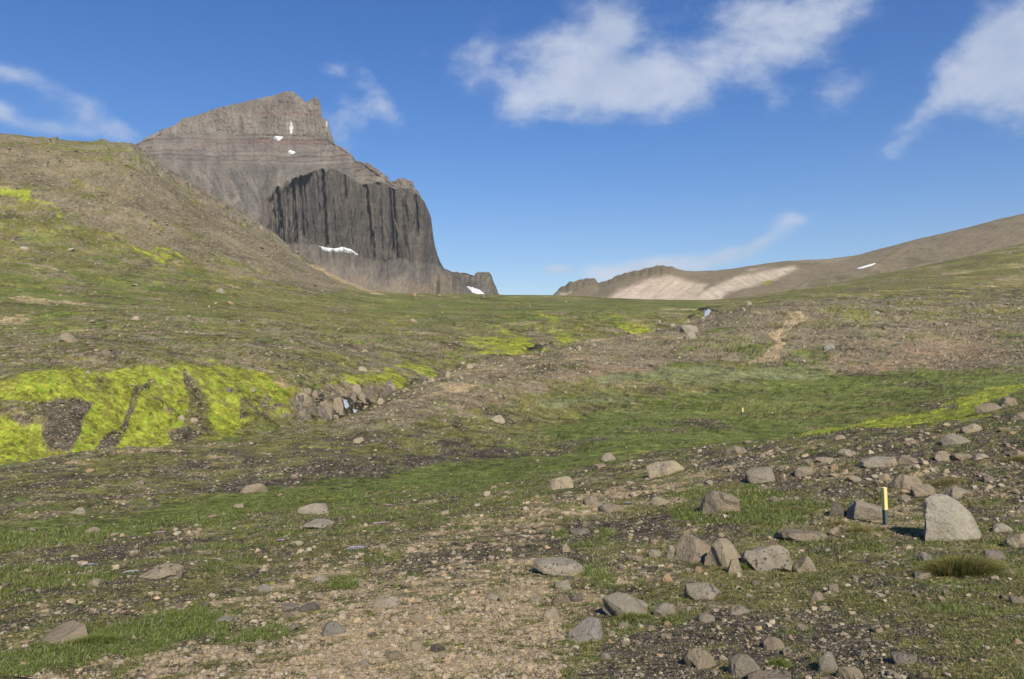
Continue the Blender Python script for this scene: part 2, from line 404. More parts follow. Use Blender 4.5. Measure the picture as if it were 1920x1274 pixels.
# gravelly strip beside the gully and up to the right
pg('scree', 'n', [(560, 800), (700, 765), (900, 680), (1250, 610), (1500, 560), (1990, 555), (1990, 690), (1560, 690), (1400, 670), (1240, 690), (1000, 740), (700, 805)], 14, 0.9)
pg('tan', 'n', [(700, 768), (900, 684), (1250, 612), (1330, 594), (1400, 600), (1250, 650), (1050, 690), (850, 735), (740, 775)], 8, 0.75)
pg('tan', 'n', [(1390, 580), (1480, 565), (1680, 568), (1900, 570), (1900, 590), (1500, 600), (1400, 600)], 10, 0.45)
pg('red', 'n', [(820, 740), (1000, 705), (1180, 685), (1240, 690), (1230, 715), (1080, 725), (980, 748), (860, 765)], 8, 1.0)
st('red', 'n', [(1050, 712), (1225, 692)], 9, 0.6); st('tan', 'n', [(1050, 712), (1225, 692)], 7, 0.3)
st('red', 'n', [(1200, 672), (1340, 658)], 7, 0.6)
pg('red', 'n', [(1540, 650), (1700, 625), (1890, 615), (1900, 660), (1880, 690), (1600, 698), (1550, 680)], 10, 1.1)
st('tan', 'n', [(1405, 675), (1440, 665), (1475, 650), (1478, 640)], 8, 2.2); st('tan', 'n', [(1478, 642), (1455, 622), (1500, 600)], 9, 1.8); st('red', 'n', [(1405, 675), (1475, 650), (1460, 620), (1500, 600)], 8, 1.2)
pg('grass', 'n', [(1230, 665), (1330, 640), (1460, 640), (1450, 690), (1240, 690)], 8, 0.55); pg('grass', 'n', [(1490, 645), (1560, 640), (1560, 690), (1460, 690)], 8, 0.6)
pg('grass', 'n', [(1560, 625), (1720, 612), (1720, 630), (1570, 645)], 6, 0.5); pg('grass', 'n', [(1860, 620), (1990, 600), (1990, 700), (1890, 660)], 8, 0.7); pg('grass', 'n', [(1320, 610), (1400, 600), (1400, 618), (1330, 625)], 5, 0.6)
pg('olive', 'n', [(1560, 570), (1990, 558), (1990, 600), (1500, 612), (1400, 610)], 8, 0.55); pg('yellow', 'n', [(1760, 572), (1990, 568), (1990, 584), (1720, 586)], 6, 0.3)
pg('pale', 'n', [(1130, 700), (1250, 685), (1420, 690), (1560, 690), (1540, 712), (1380, 720), (1120, 722)], 8, 1.5)
st('pale', 'n', [(1010, 760), (1100, 752), (1190, 752)], 6, 1.6); st('pale', 'n', [(1270, 745), (1340, 740)], 3, .9)
pg('pale', 'n', [(1850, 680), (1990, 670), (1990, 690), (1860, 695)], 4, 0.5)
pg('grass', 'n', [(1060, 715), (1250, 688), (1240, 700), (1100, 722)], 5, 0.5)
# left foreground
pg('grass', 'n', [(-80, 1080), (90, 1060), (220, 1068), (230, 1095), (60, 1130), (-80, 1150)], 14, 0.7)
pg('grass', 'n', [(-80, 1240), (30, 1215), (160, 1185), (330, 1145), (400, 1130), (420, 1180), (300, 1215), (80, 1250), (-80, 1290)], 12, 1.3)
pg('grass', 'n', [(420, 940), (900, 920), (1060, 910), (1100, 960), (800, 985), (560, 1010), (420, 1070), (300, 1070)], 20, 0.25)
pg('soil', 'n', [(-80, 1030), (300, 1000), (420, 1010), (250, 1060), (-80, 1080)], 12, 0.5); pg('soil', 'n', [(-80, 1120), (300, 1070), (560, 1040), (430, 1110), (-80, 1200)], 16, 0.4); pg('olive', 'n', [(-80, 1140), (300, 1090), (560, 1050), (430, 1100), (-80, 1190)], 16, 0.4)
# ----- far side of the stream
fields['olive'] += 0.62 * far; fields['grass'] += 0.38 * far; fields['soil'] += 0.18 * far; fields['scree'] += 0.42 * far
rockf += 0.5 * far
pg('scree', 'f', [(-80, 240), (250, 262), (420, 380), (600, 500), (720, 552), (560, 540), (420, 500), (300, 470), (150, 420), (60, 350), (-80, 300)], 26, 1.05)
pg('red', 'f', [(60, 265), (220, 290), (300, 370), (420, 440), (330, 420), (180, 350)], 22, 0.28)
pg('grass', 'f', [(-80, 262), (60, 255), (250, 272), (290, 315), (220, 302), (90, 275)], 8, 0.9); pg('olive', 'f', [(-80, 262), (60, 255), (250, 272), (290, 315), (230, 318), (90, 290)], 8, 0.7)
pg('grass', 'f', [(-80, 480), (200, 500), (480, 560), (420, 610), (200, 600), (-80, 640)], 20, 0.42)
pg('olive', 'f', [(250, 560), (480, 560), (800, 570), (700, 620), (400, 600)], 25, 0.4)
pg('grass', 'f', [(600, 545), (935, 553), (1300, 561), (1330, 590), (1100, 600), (800, 600), (650, 575)], 14, 0.6)
pg('soil', 'f', [(-80, 600), (200, 640), (640, 640), (840, 660), (760, 700), (500, 690), (200, 690), (-80, 700)], 20, 0.30); pg('scree', 'f', [(-80, 600), (200, 620), (500, 600), (840, 650), (760, 690), (500, 690), (200, 690), (-80, 700)], 24, 0.30)
pg('tan', 'f', [(10, 560), (130, 560), (150, 572), (60, 578)], 5, 0.9); pg('tan', 'f', [(-60, 590), (50, 590), (30, 605), (-60, 610)], 4, 0.9)
pg('scree', 'f', [(200, 590), (330, 555), (420, 570), (380, 600), (300, 620)], 14, 0.35)
st('tan', 'f', [(592, 499), (640, 522), (698, 546)], 5.5, 3.0)
# bright moss
pg('moss', 'f', [(-80, 350), (10, 345), (62, 358), (55, 378), (10, 366), (-80, 368)], 4, 1.5)
st('moss', 'f', [(60, 370), (95, 388), (110, 400)], 5, .8); st('moss', 'f', [(130, 337), (136, 343)], 3, 1.0)
st('moss', 'f', [(252, 459), (285, 472), (312, 487)], 3.5, 1.6); st('moss', 'f', [(290, 466), (330, 478), (355, 490)], 4, 1.3); st('moss', 'f', [(200, 452), (250, 460)], 1.5, .8)
pg('moss', 'f', [(20, 715), (60, 697), (150, 690), (250, 684), (420, 680), (480, 690), (520, 712), (565, 722), (560, 745), (535, 770), (500, 790), (440, 800), (390, 822), (300, 836), (200, 850), (130, 865), (50, 880), (-80, 895), (-80, 715)], 7, 1.65)
pg('olive', 'f', [(-80, 690), (250, 668), (500, 675), (590, 715), (580, 760), (500, 810), (300, 845), (100, 880), (-80, 900)], 14, .35)
pg('yellow', 'f', [(20, 715), (60, 697), (250, 684), (480, 690), (440, 720), (300, 725), (120, 740), (60, 740)], 8, 0.45)
for pp, s in (([(-80, 742), (40, 748), (100, 752), (160, 752), (150, 800), (125, 845), (98, 838), (70, 800), (20, 778), (-80, 780)], 1.1), ([(248, 722), (275, 708), (262, 735), (255, 760), (238, 790), (240, 830), (180, 842), (222, 790)], 1.9),
              ([(345, 695), (378, 715), (383, 760), (376, 800), (395, 815), (330, 822), (338, 780)], 1.9), ([(95, 745), (160, 755), (148, 815), (110, 850), (80, 820)], 1.0), ([(470, 750), (500, 740), (540, 760), (500, 790), (440, 790)], .7)):
    pg('dark', 'f', pp, 5, 0.45); pg('soil', 'f', pp, 5, 0.75); pg('moss', 'f', pp, 6, -1.15 * min(s, 1.35)); pg('yellow', 'f', pp, 5, -.4); pg('rock', 'f', pp, 5, .9)
st('moss', 'f', [(-60, 870), (60, 855), (130, 850)], 12, .55); st('moss', 'f', [(-60, 800), (30, 812), (80, 835)], 9, .4); st('moss', 'f', [(60, 752), (110, 745)], 6, 1.0); st('moss', 'f', [(120, 790), (150, 800)], 7, .7)
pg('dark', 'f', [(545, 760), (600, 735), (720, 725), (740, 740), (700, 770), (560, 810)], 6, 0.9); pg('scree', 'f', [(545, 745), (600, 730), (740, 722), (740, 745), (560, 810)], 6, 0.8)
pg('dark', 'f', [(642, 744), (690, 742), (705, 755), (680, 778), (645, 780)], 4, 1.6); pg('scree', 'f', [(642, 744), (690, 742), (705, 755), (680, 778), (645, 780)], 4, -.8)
pg('moss', 'f', [(610, 720), (640, 712), (700, 705), (730, 690), (760, 715), (740, 732), (690, 728), (620, 732)], 4, 1.25)
pg('moss', 'f', [(745, 675), (790, 670), (830, 700), (815, 712), (790, 702)], 4, 1.2)
st('dark', 'f', [(745, 732), (820, 704), (900, 676), (1000, 660), (1100, 644), (1250, 610), (1310, 594)], 3.2, .75); st('scree', 'f', [(690, 742), (745, 730), (820, 702), (900, 674), (960, 664)], 5, .5)  # dark stroke: shade of the far gully bank put into the ground colour
st('moss', 'f', [(1040, 652), (1108, 645)], 3, 1.2); st('moss', 'f', [(900, 668), (985, 664)], 4, .9)
pg('moss', 'f', [(855, 650), (910, 622), (960, 622), (1010, 655), (985, 672), (930, 668), (900, 660)], 5, 0.9); st('moss', 'f', [(880, 624), (930, 640), (985, 655)], 6, 0.9); st('moss', 'f', [(935, 612), (960, 625), (1000, 655)], 5, .8)
pg('moss', 'f', [(1005, 588), (1020, 585), (1045, 605), (1075, 630), (1110, 645), (1080, 655), (1040, 655), (1050, 635), (1025, 605)], 4, 1.1); st('moss', 'f', [(960, 600), (1010, 607)], 4, 0.8); st('yellow', 'f', [(960, 600), (1010, 607)], 4, 0.6)
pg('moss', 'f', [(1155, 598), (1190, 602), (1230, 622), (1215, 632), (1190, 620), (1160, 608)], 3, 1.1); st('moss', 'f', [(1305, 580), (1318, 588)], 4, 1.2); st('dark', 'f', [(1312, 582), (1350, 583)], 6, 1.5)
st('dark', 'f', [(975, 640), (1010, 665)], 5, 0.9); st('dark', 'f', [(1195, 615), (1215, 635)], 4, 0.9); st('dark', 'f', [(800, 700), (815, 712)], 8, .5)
# right hand hillside
pg('olive', 'f', [(1400, 560), (1500, 540), (1990, 430), (1990, 560)], 10, 0.35); pg('soil', 'f', [(1560, 540), (1990, 520), (1990, 556), (1560, 556)], 8, 0.5); pg('tan', 'f', [(1640, 548), (1820, 530), (1990, 510), (1990, 530), (1800, 545), (1650, 553)], 6, 0.5)
pg('tan', 'f', [(1700, 515), (1990, 470), (1990, 500), (1720, 525)], 8, 0.3)
pg('scree', 'f', [(1900, 455), (2600, 300), (2600, 556), (2100, 540)], 40, 0.4)

# class choice by noise, wavelengths follow what the eye resolves at each distance
score = np.stack([fields[c] + 1.05 * lodfbm(X, Y, D, 0.003, 0.12, 40 + i, gain=0.8) for i, c in enumerate(CL)], -1)
score -= score.max(-1, keepdims=True)
wgt = np.exp(score * 7.0); wgt /= wgt.sum(-1, keepdims=True)
pal = np.array([COL[c] for c in CL], np.float32)
base = (wgt[..., None] * pal).sum(-2)
WG0 = wgt[..., 4:5]
tone = lodfbm(X, Y, D, 0.0018, 0.03, 90, gain=1.0)
tone2 = lodfbm(X, Y, D, 0.02, 0.2, 95)
base *= np.clip(1 + (0.85 - 0.45 * sstep(TT, 8.6, 9.6)) * tone + 0.35 * tone2 + 0.13 * rs.normal(size=D.shape) * sstep(D, 5, 15), 0.3, 2.0)[..., None]
mv = lodfbm(X, Y, D, 0.004, 0.05, 97)[..., None]; base = base * (1 - WG0 * sstep(mv, .0, .6)) + WG0 * sstep(mv, .0, .6) * np.array([0.21, 0.19, 0.04]); base = base * (1 - WG0 * sstep(-mv, .12, .7) * .6) + WG0 * sstep(-mv, .12, .7) * .6 * np.array([0.20, 0.30, 0.03])
# pebble and straw flecks
fl = lodfbm(X, Y, D, 0.0025, 0.006, 99)
sk_ = lodfbm(X, Y, D, 0.003, 0.012, 98)[..., None]; sk_ = sstep(sk_, .36, .55) * .75 * WG0; base = base * (1 - sk_) + sk_ * np.array([.07, .065, .03])
flk = sstep(fl, 0.38, 0.68)[..., None] * (0.55 * wgt[..., [0, 1, 7, 6, 3]].sum(-1) + 0.12)[..., None]
base = base * (1 - flk) + flk * np.array([0.36, 0.30, 0.23])
WG = {c: wgt[..., i] for i, c in enumerate(CL)}

# relief
rough = 0.35 * WG['grass'] + 0.5 * WG['olive'] + 0.9 * WG['soil'] + 0.7 * WG['tan'] + 0.8 * WG['scree'] + 1.2 * WG['dark'] + 1.1 * WG['moss'] + 0.5 * WG['pale'] + 0.7 * WG['red'] + 0.4 * WG['yellow']
disp = np.zeros_like(D, dtype=np.float32)
lam = 48.0; k = 0
while lam > 0.012:
    w = sstep(np.log2(lam / step), 1.2, 2.6) * (1 - sstep(np.log2(lam / D), -2.6, -0.6))
    amp = 0.030 * lam * (0.45 + 0.75 * rough) * (1.0 if lam > 0.5 else 0.8)
    amp = np.minimum(amp, 0.0125 * D) * (1 - 0.75 * sstep(TT, 8.5, 9.6))
    if w.max() > 1e-3:
        disp += gnoise(X / lam + 3.3 * k, Y / lam - 7.7 * k, 700 + k) * amp * w
    lam *= 0.5; k += 1
# hummocky turf terraces on the slopes
G.Z = G.Z + disp * np.clip(D / 3.0, 0.4, 1) * (1 - sstep(TT, 12.3, 12.9))
# rocky ledges and small cliffs on the left hill
ledge = (poly([(180, 268), (250, 268), (420, 375), (640, 500), (620, 510), (400, 400), (230, 290)], 6) + poly([(80, 300), (115, 300), (115, 315), (75, 315)], 5) + poly([(60, 258), (110, 264), (105, 275), (65, 268)], 4) + poly([(250, 322), (330, 338), (330, 352), (250, 338)], 5)) * far
led = np.clip(ledge, 0, 1) * sstep(lodfbm(X, Y, D, 0.006, 0.03, 120), 0.0, 0.4)
G.Z += led * 0.006 * D
base = base * (1 - 0.8 * led[..., None]) + 0.8 * led[..., None] * np.array([0.20, 0.17, 0.135]) * (1 + 0.4 * tone[..., None])
# a darker pile of blocks above the first fall
G.PYF = CY - F * G.Z / G.Y


def make_ground_mat():
    m, N, b = new_mat('ground', 0.97, 0.1)
    at = N.node('ShaderNodeVertexColor', layer_name='albedo')
    g = N.node('ShaderNodeNewGeometry'); P = g.outputs['Position']
    n1 = N.noise(P, 60.0, 5, 0.7); n2 = N.noise(P, 9.0, 5, 0.7); n3 = N.noise(P, 1.2, 6, 0.72)
    v = N.node('ShaderNodeTexVoronoi'); N.l.new(P, v.inputs['Vector']); v.inputs['Scale'].default_value = 55
    dd = N.vm('LENGTH', P, out=1)
    kn = N.rng(dd, 6, 22, 1, 0); km = N.rng(dd, 40, 160, 1, 0)
    f = N.math('ADD', 1.0, N.math('MULTIPLY', N.math('SUBTRACT', n1, 0.5), N.math('MULTIPLY', kn, 1.5)))
    f = N.math('ADD', f, N.math('MULTIPLY', N.math('SUBTRACT', n2, 0.5), N.math('MULTIPLY', km, 1.5)))
    f = N.math('ADD', f, N.math('MULTIPLY', N.math('SUBTRACT', n3, 0.5), 1.15))
    vs = N.node('ShaderNodeSeparateColor'); N.l.new(v.outputs['Color'], vs.inputs[0])
    f = N.math('ADD', f, N.math('MULTIPLY', N.math('SUBTRACT', vs.outputs[0], 0.5), N.math('MULTIPLY', kn, 0.55)))
    f = N.math('MAXIMUM', f, 0.3)
    c = N.vm('SCALE', at.outputs['Color'], f)
    N.l.new(c, b.inputs['Base Color'])
    bp = N.node('ShaderNodeBump'); bp.inputs['Strength'].default_value = 0.6; bp.inputs['Distance'].default_value = 0.02
    hh = N.math('ADD', N.math('MULTIPLY', n1, 0.7), N.math('MULTIPLY', n2, 2.0)); N.l.new(hh, bp.inputs['Height'])
    bp2 = N.node('ShaderNodeBump'); bp2.inputs['Strength'].default_value = 0.5; bp2.inputs['Distance'].default_value = 0.5
    N.l.new(N.noise(P, 1.6, 6, 0.7), bp2.inputs['Height']); N.l.new(bp.outputs[0], bp2.inputs['Normal'])
    N.l.new(bp2.outputs[0], b.inputs['Normal'])
    return m
M_ground = make_ground_mat()
ground = G.mesh('ground', {'albedo': base})
ground.data.materials.append(M_ground); tag(ground, kind='structure')
#@@GROUND_END
def sheet_at(S, px, py, t0=0.0, t1=99):
    """first point of a sheet seen along the line of sight (px, py)"""
    i = int(np.argmin(np.abs(S.PX[:, 0] - px)))
    row = S.PYF[i]; ok = np.where((row <= py) & (S.T >= t0) & (S.T <= t1))[0]
    j = int(ok[0]) if len(ok) else len(row) - 1
    j0 = max(j - 1, 0)
    f = 0.0 if row[j0] == row[j] else float(np.clip((row[j0] - py) / (row[j0] - row[j]), 0, 1))
    y = S.Y[i, j0] * (1 - f) + S.Y[i, j] * f; z = S.Z[i, j0] * (1 - f) + S.Z[i, j] * f
    return Vector(((px - CX) / F * y, y, z))

def height(x, y):
    px = CX + F * x / y; k = np.clip(np.searchsorted(cols, px), 1, len(cols) - 1)
    w = (px - cols[k - 1]) / (cols[k] - cols[k - 1])
    return float(np.interp(y, G.Y[k - 1], G.Z[k - 1]) * (1 - w) + np.interp(y, G.Y[k], G.Z[k]) * w)

# ------------------------------------------------------------------ the great mountain
mc = np.concatenate([np.arange(150, 232, 4.0), np.arange(232, 952, 1.05)])
SKY = [(150, 330), (200, 302), (247, 275), (275, 258), (304, 243), (330, 234), (343, 222), (367, 217), (409, 202), (450, 193), (502, 181), (520, 177), (536, 171), (551, 173), (559, 179), (566, 184), (572, 192), (578, 190), (583, 186), (588, 183), (592, 182), (597, 187), (602, 198), (603, 220), (614, 226), (617, 240), (620, 250), (628, 271), (640, 276), (649, 281), (660, 291), (667, 302), (690, 306), (700, 313), (709, 318), (720, 327), (727, 332), (730, 339), (738, 339), (746, 336), (757, 334), (766, 338), (774, 341), (778, 355), (783, 357), (787, 366), (795, 377), (802, 392), (808, 407), (811, 430), (812, 442), (816, 462), (820, 478), (826, 492), (832, 503), (847, 510), (859, 511), (874, 512), (884, 516), (889, 518), (893, 511), (900, 510), (917, 511), (922, 518), (926, 530), (931, 540), (935, 553), (952, 566)]
sk = np.array(SKY, float)
def knots(pts): p = np.array(pts, float); return p[:, 0], p[:, 1]
skx, sky_ = knots(SKY)
grid_k = np.unique(np.concatenate([skx, np.arange(150, 953, 12)])).astype(float)
SKYK = np.interp(grid_k, skx, sky_)
def line(pts): return np.interp(grid_k, *knots(pts))
base_y = line([(150, 640), (952, 640)])
cb_y = line([(150, 430), (400, 410), (465, 402), (502, 432), (532, 457), (596, 461), (640, 470), (671, 480), (705, 491), (757, 487), (800, 494), (825, 499), (832, 506), (847, 514), (870, 531), (885, 545), (910, 549), (935, 560), (952, 572)])
ct_y = line([(150, 400), (300, 385), (400, 380), (465, 385), (500, 382), (517, 352), (540, 350), (553, 340), (566, 332), (596, 318), (619, 316), (640, 324), (652, 329), (675, 347), (690, 345), (709, 341), (725, 345), (739, 355), (760, 356), (776, 360), (787, 371), (795, 381), (952, 900)])
ct_y = np.where(grid_k > 787, SKYK + 4, ct_y); ct_y = np.maximum(ct_y, SKYK + 3)
b3_y = np.maximum(line([(150, 350), (250, 300), (292, 294), (400, 303), (502, 307), (600, 309), (640, 312), (952, 600)]), SKYK + 2); b3_y = np.minimum(b3_y, ct_y - 1)
b4_y = np.maximum(line([(150, 340), (247, 277), (304, 251), (364, 249), (484, 254), (577, 259), (626, 270), (640, 280), (952, 500)]), SKYK + 1.2); b4_y = np.minimum(b4_y, b3_y - 0.6)
cb_y = np.maximum(cb_y, ct_y + 1)
edge = sstep(grid_k, 770, 935) * 260 + sstep(grid_k, 600, 830) * 40
left = (1 - sstep(grid_k, 380, 520))
D1 = 1560 + edge + 0 * left
D2 = D1 + 22 + 70 * left
sm = lambda v: np.convolve(np.pad(v, 8, 'edge'), np.hanning(17) / np.hanning(17).sum(), 'valid')
D2 = sm(D2); D3 = D2 + line([(150, 60), (500, 85), (600, 38), (700, 70), (790, 15), (952, 6)]); D4 = D3 + line([(150, 20), (247, 40), (304, 95), (600, 110), (640, 60), (700, 20), (790, 5), (952, 5)]); D5 = D4 + line([(150, 10), (247, 10), (340, 40), (540, 75), (600, 55), (628, 15), (700, 5), (952, 5)])
mf = [(grid_k, base_y, 1250 + edge, True), (grid_k, cb_y, D1, True), (grid_k, ct_y, D2, True), (grid_k, b3_y, D3, True), (grid_k, b4_y, D4, True), (grid_k, SKYK, D5, True),
      (grid_k, SKYK + 30, D5 + 160, True), (grid_k, np.full(len(grid_k), 630.), D5 + 900, True)]
class MSheet(Sheet):
    pass
M = Sheet(mc, mf, [90, 150, 90, 46, 80, 8, 10])
mt0, mx, mpy = M.TT, M.PX, M.PY0
arc = mx * 1.15                                             # metres along the face
zz = M.Z
mt = mt0 + np.where(mt0 < 2.6, 1, 0) * (0.30 * fbm(arc, arc * 0 + 5, 26, 4, .75, 299) * (0.15 + 0.85 * sstep(mt0, 1.2, 1.6)) + 0.10 * fbm(arc, zz * .8, 30, 3, .6, 296) * sstep(mt0, .5, 1) + 0.05 * fbm(arc, zz, 10, 2, .6, 298) * sstep(mt0, .5, 1))
cl = sstep(mt, 0.84, 1.06) * (1 - sstep(mt, 1.95, 2.08)) * sstep(mx + (mpy - 400) * 0.35 + 26 * fbm(arc, zz * .25, 22, 3, .7, 297), 478, 524) * (1 - 0.4 * sstep(mx, 826, 840))  # the columnar wall
wob = gnoise(arc / 40, zz / 60, 301) * 6 + gnoise(arc / 14, zz / 30, 302) * 2.5
a2 = arc + wob
push = 22 * fbm(a2, zz * 0.06, 70, 2, 0.6, 310, True) + 13 * fbm(a2, zz * 0.10, 26, 2, 0.6, 320, True) + 5 * fbm(a2, zz * 0.16, 11, 2, 0.6, 330, True) + 1.2 * fbm(a2, zz * 0.4, 5, 2, 0.6, 340)
push = 18 - push
cracks = [(524, 3.4, 42, 352, 452), (530, 2.2, 25, 400, 455), (541, 1.6, 16, 360, 455), (553, 2.6, 30, 340, 455), (566, 2.0, 26, 335, 440), (573, 1.3, 16, 340, 430), (609, 2.4, 30, 318, 458), (597, 1.2, 14, 330, 400), (648, 1.8, 20, 326, 372), (689, 1.8, 20, 345, 400), (695, 2.0, 22, 395, 460), (701, 1.6, 16, 440, 488), (735, 2.4, 24, 360, 470), (739, 2.2, 26, 352, 410), (744, 1.8, 16, 440, 486), (782, 1.8, 20, 365, 440), (516, 1.6, 18, 400, 440), (590, 1.0, 10, 420, 460), (660, 1.1, 9, 400, 470), (758, 1.1, 9, 380, 480), (715, 1.1, 9, 380, 470), (628, 1.2, 10, 380, 460)]
for cx_, w_, dp, y0, y1 in cracks:
    xx = cx_ + (mpy - (y0 + y1) / 2) * 0.06 + gnoise(mpy / 16, mpy * 0 + cx_, 377) * 2.0
    push += 1.25 * dp * np.exp(-((mx - xx) / (w_ * .8)) ** 2) * sstep(mpy, y0 - 10, y0 + 4) * (1 - sstep(mpy, y1 - 4, y1 + 10))
Dn = M.D + push * cl
# scree cones and gullies under the ledges
cone = sstep(mt, 1.7, 2.1) * (1 - sstep(mt, 2.7, 3.0)) * (1 - sstep(mx, 520, 640)) + (1 - cl) * sstep(mt, 0.6, 1.0) * (1 - sstep(mt, 2, 2.2)) * (1 - sstep(mx, 500, 560))
skew = arc + (mpy - 340) * 0.5 * np.sign(arc - 560)
Dn += np.clip(cone, 0, 1) * (-16 * fbm(skew, zz * 0.12, 52, 3, 0.5, 350, True))
# upper wall: fluted rock, ledges and pinnacles
uw = sstep(mt, 3.9, 4.15)
Dn += uw * (-(7 * fbm(arc, zz * 0.25, 30, 4, 0.6, 360, True) + 3.0 * fbm(arc, zz * 0.5, 8, 3, 0.6, 365, True)))
lz = mpy + 5 * gnoise(arc / 150, zz / 90, 371) + 2.2 * gnoise(arc / 25, zz / 20, 372)
terr = np.abs(((lz / 8.5) % 1.0) - 0.5) * 2
band = sstep(mt, 2.85, 3.05)
Dn += (1 - cl) * 2.2 * fbm(arc + 40, zz, 9, 3, 0.7, 387) + 1.2 * fbm(arc, zz * .5, 4, 2, .7, 388)
Dn += band * (1 - uw * 0.8) * (terr - 0.5) * 5 * (0.4 + sstep(gnoise(arc / 60, zz / 25, 374), -.3, .5)) + band * 3.0 * fbm(arc, zz, 12, 4, 0.65, 380)
rightr = sstep(mt, 1.95, 2.15) * (1 - band) * sstep(mx, 600, 660)
Dn += rightr * 7 * fbm(arc, zz * 1.5, 16, 4, 0.65, 385, True)
tal = 1 - sstep(mt, 0.80, 0.94)
Dn += tal * (-7 * fbm(arc - (mpy - 480) * 0.9, zz * 0.12, 70, 3, 0.5, 389) * sstep(mt, .1, .5) + 5 * fbm(arc + (mpy - 480) * 0.9, zz * 0.15, 24, 3, 0.6, 390) + 1.5 * fbm(arc, zz, 7, 3, 0.6, 391))
crag = sstep(mx, 842, 852) * sstep(M.Z - (CY - (SKYK[0] * 0 + np.interp(mx, grid_k, SKYK + 16))) / F * M.D, -20, 8)
Dn += crag * (-9 * fbm(arc, zz * 0.2, 16, 3, 0.6, 393, True))
M.Y = Dn; M.X = (mx - CX) / F * Dn; M.Z = -M.SL * Dn
# ragged crest
rag = np.exp(-((mt - 5) / 0.35) ** 2)
M.Z += rag * (3.5 * fbm(arc, arc * 0, 9, 3, 0.7, 395) * sstep(mx, 500, 560) + 1.6 * fbm(arc, arc * 0, 22, 4, 0.6, 396)) + 0.8 * fbm(arc, zz, 4, 2, 0.6, 397)
M.PYF = CY - F * M.Z / M.Y
def c3(r, g, b): return np.array([r, g, b], np.float32)
mcol = np.ones(M.X.shape + (3,), np.float32) * c3(0.155, 0.142, 0.125)
n_ = lambda l, o=4, g=0.6, sd=0, vs=1.0: fbm(arc, zz * vs, l, o, g, sd)
streak = n_(16, 4, .6, 401, 0.15)[..., None]
def over(mask, col):
    global mcol
    mk = np.clip(mask, 0, 1)[..., None]; mcol = mcol * (1 - mk) + mk * np.asarray(col, np.float32)
over(tal, c3(0.180, 0.150, 0.112)); over(tal * sstep(fbm(arc - (mpy - 480) * .8, zz * .5, 30, 4, .6, 402), 0.05, 0.4) * 0.6, c3(0.20, 0.17, 0.13)); over(tal * sstep(n_(22, 4, .7, 403) + sstep(mx, 800, 870) * .25, 0.25, 0.5) * 0.6, c3(0.13, 0.13, 0.06))
over(cone * 0.7, c3(0.135, 0.125, 0.115)); over(cone * sstep(fbm(skew, zz * .12, 30, 3, .5, 404), 0.0, 0.35) * .6, c3(0.17, 0.158, 0.14)); over(cone * sstep(fbm(skew, zz * .12, 44, 3, .5, 405), 0.1, 0.35) * .5, c3(0.135, 0.105, 0.095))
over(poly_m(mx, mpy, [(432, 335), (446, 352), (452, 372), (440, 384), (424, 383), (440, 372)], 3) * (1 - band) * .7, c3(0.20, 0.19, 0.165)); over(poly_m(mx, mpy, [(362, 318), (372, 314), (392, 340), (402, 352), (384, 340), (366, 328)], 2) * .6, c3(0.21, 0.195, 0.17))
over(poly_m(mx, mpy, [(500, 352), (545, 335), (575, 322), (545, 330), (515, 345), (505, 370), (495, 372)], 4) * (1 - cl) * .6, c3(0.19, 0.185, 0.155))
over(cl * 0.97, c3(0.086, 0.079, 0.071)); over(cl * sstep(streak[..., 0], 0.0, 0.5) * 0.5, c3(0.14, 0.118, 0.096)); over(cl * sstep(n_(26, 4, .6, 406, .3), 0.15, 0.5) * 0.5, c3(0.068, 0.064, 0.064)); over(cl * sstep(n_(9, 3, .6, 415, .25), 0.2, 0.6) * 0.3, c3(0.11, 0.10, 0.09))
over(cl * sstep(mx, 795, 820) * 0.5, c3(0.135, 0.12, 0.105))
over(rightr * 0.6, c3(0.14, 0.132, 0.115)); over(rightr * sstep(n_(14, 4, .6, 407), 0.05, 0.4) * .6, c3(0.19, 0.18, 0.15)); over(crag * .8, c3(0.13, 0.118, 0.10))
over(band * (1 - uw) * 0.8, c3(0.165, 0.14, 0.125)); over(band * sstep(np.sin(lz * 0.8) + .5 * gnoise(arc / 50, zz / 10, 430), 0.2, 0.9) * .7, c3(0.085, 0.08, 0.075)); over(band * sstep(np.sin(lz * 0.37 + 2) + .5 * gnoise(arc / 70, zz / 10, 431), 0.4, 0.9) * .4, c3(0.20, 0.185, 0.165)); over(band * (1 - uw) * np.exp(-((lz - 266) / 3.0) ** 2) * .75 * sstep(mx, 400, 460), c3(0.17, 0.105, 0.095)); over(band * (1 - uw) * np.exp(-((lz - 277) / 1.5) ** 2) * .6, c3(0.23, 0.205, 0.18)); over(band * (1 - uw) * np.exp(-((lz - 287) / 4) ** 2) * sstep(n_(30, 3, .6, 408, .5), .1, .4) * .6, c3(0.10, 0.105, 0.11))
over(uw * .85, c3(0.175, 0.155, 0.135)); over(uw * np.exp(-((mpy - 214 - (mx - 560) * 0.02) / 5) ** 2) * sstep(mx, 430, 500) * .5, c3(0.19, 0.13, 0.11)); over(uw * sstep(n_(12, 4, .65, 409, .2), 0.1, 0.5) * .5, c3(0.24, 0.225, 0.20)); over(uw * sstep(n_(20, 4, .65, 410, .4), 0.15, 0.5) * .55, c3(0.12, 0.105, 0.092))
over(uw * np.exp(-((mpy - 247) / 6) ** 2) * .45 * sstep(n_(9, 3, .6, 411, .2), -.2, .3), c3(0.27, 0.26, 0.24))
over(poly_m(mx, mpy, [(546, 227), (550, 240), (548, 250), (545, 252), (543, 244), (544, 232)], 1.2) * .85, c3(0.6, 0.6, 0.6)); over(poly_m(mx, mpy, [(611, 228), (614, 227), (614, 245), (612, 245)], 1) * .7, c3(0.5, 0.48, 0.46))
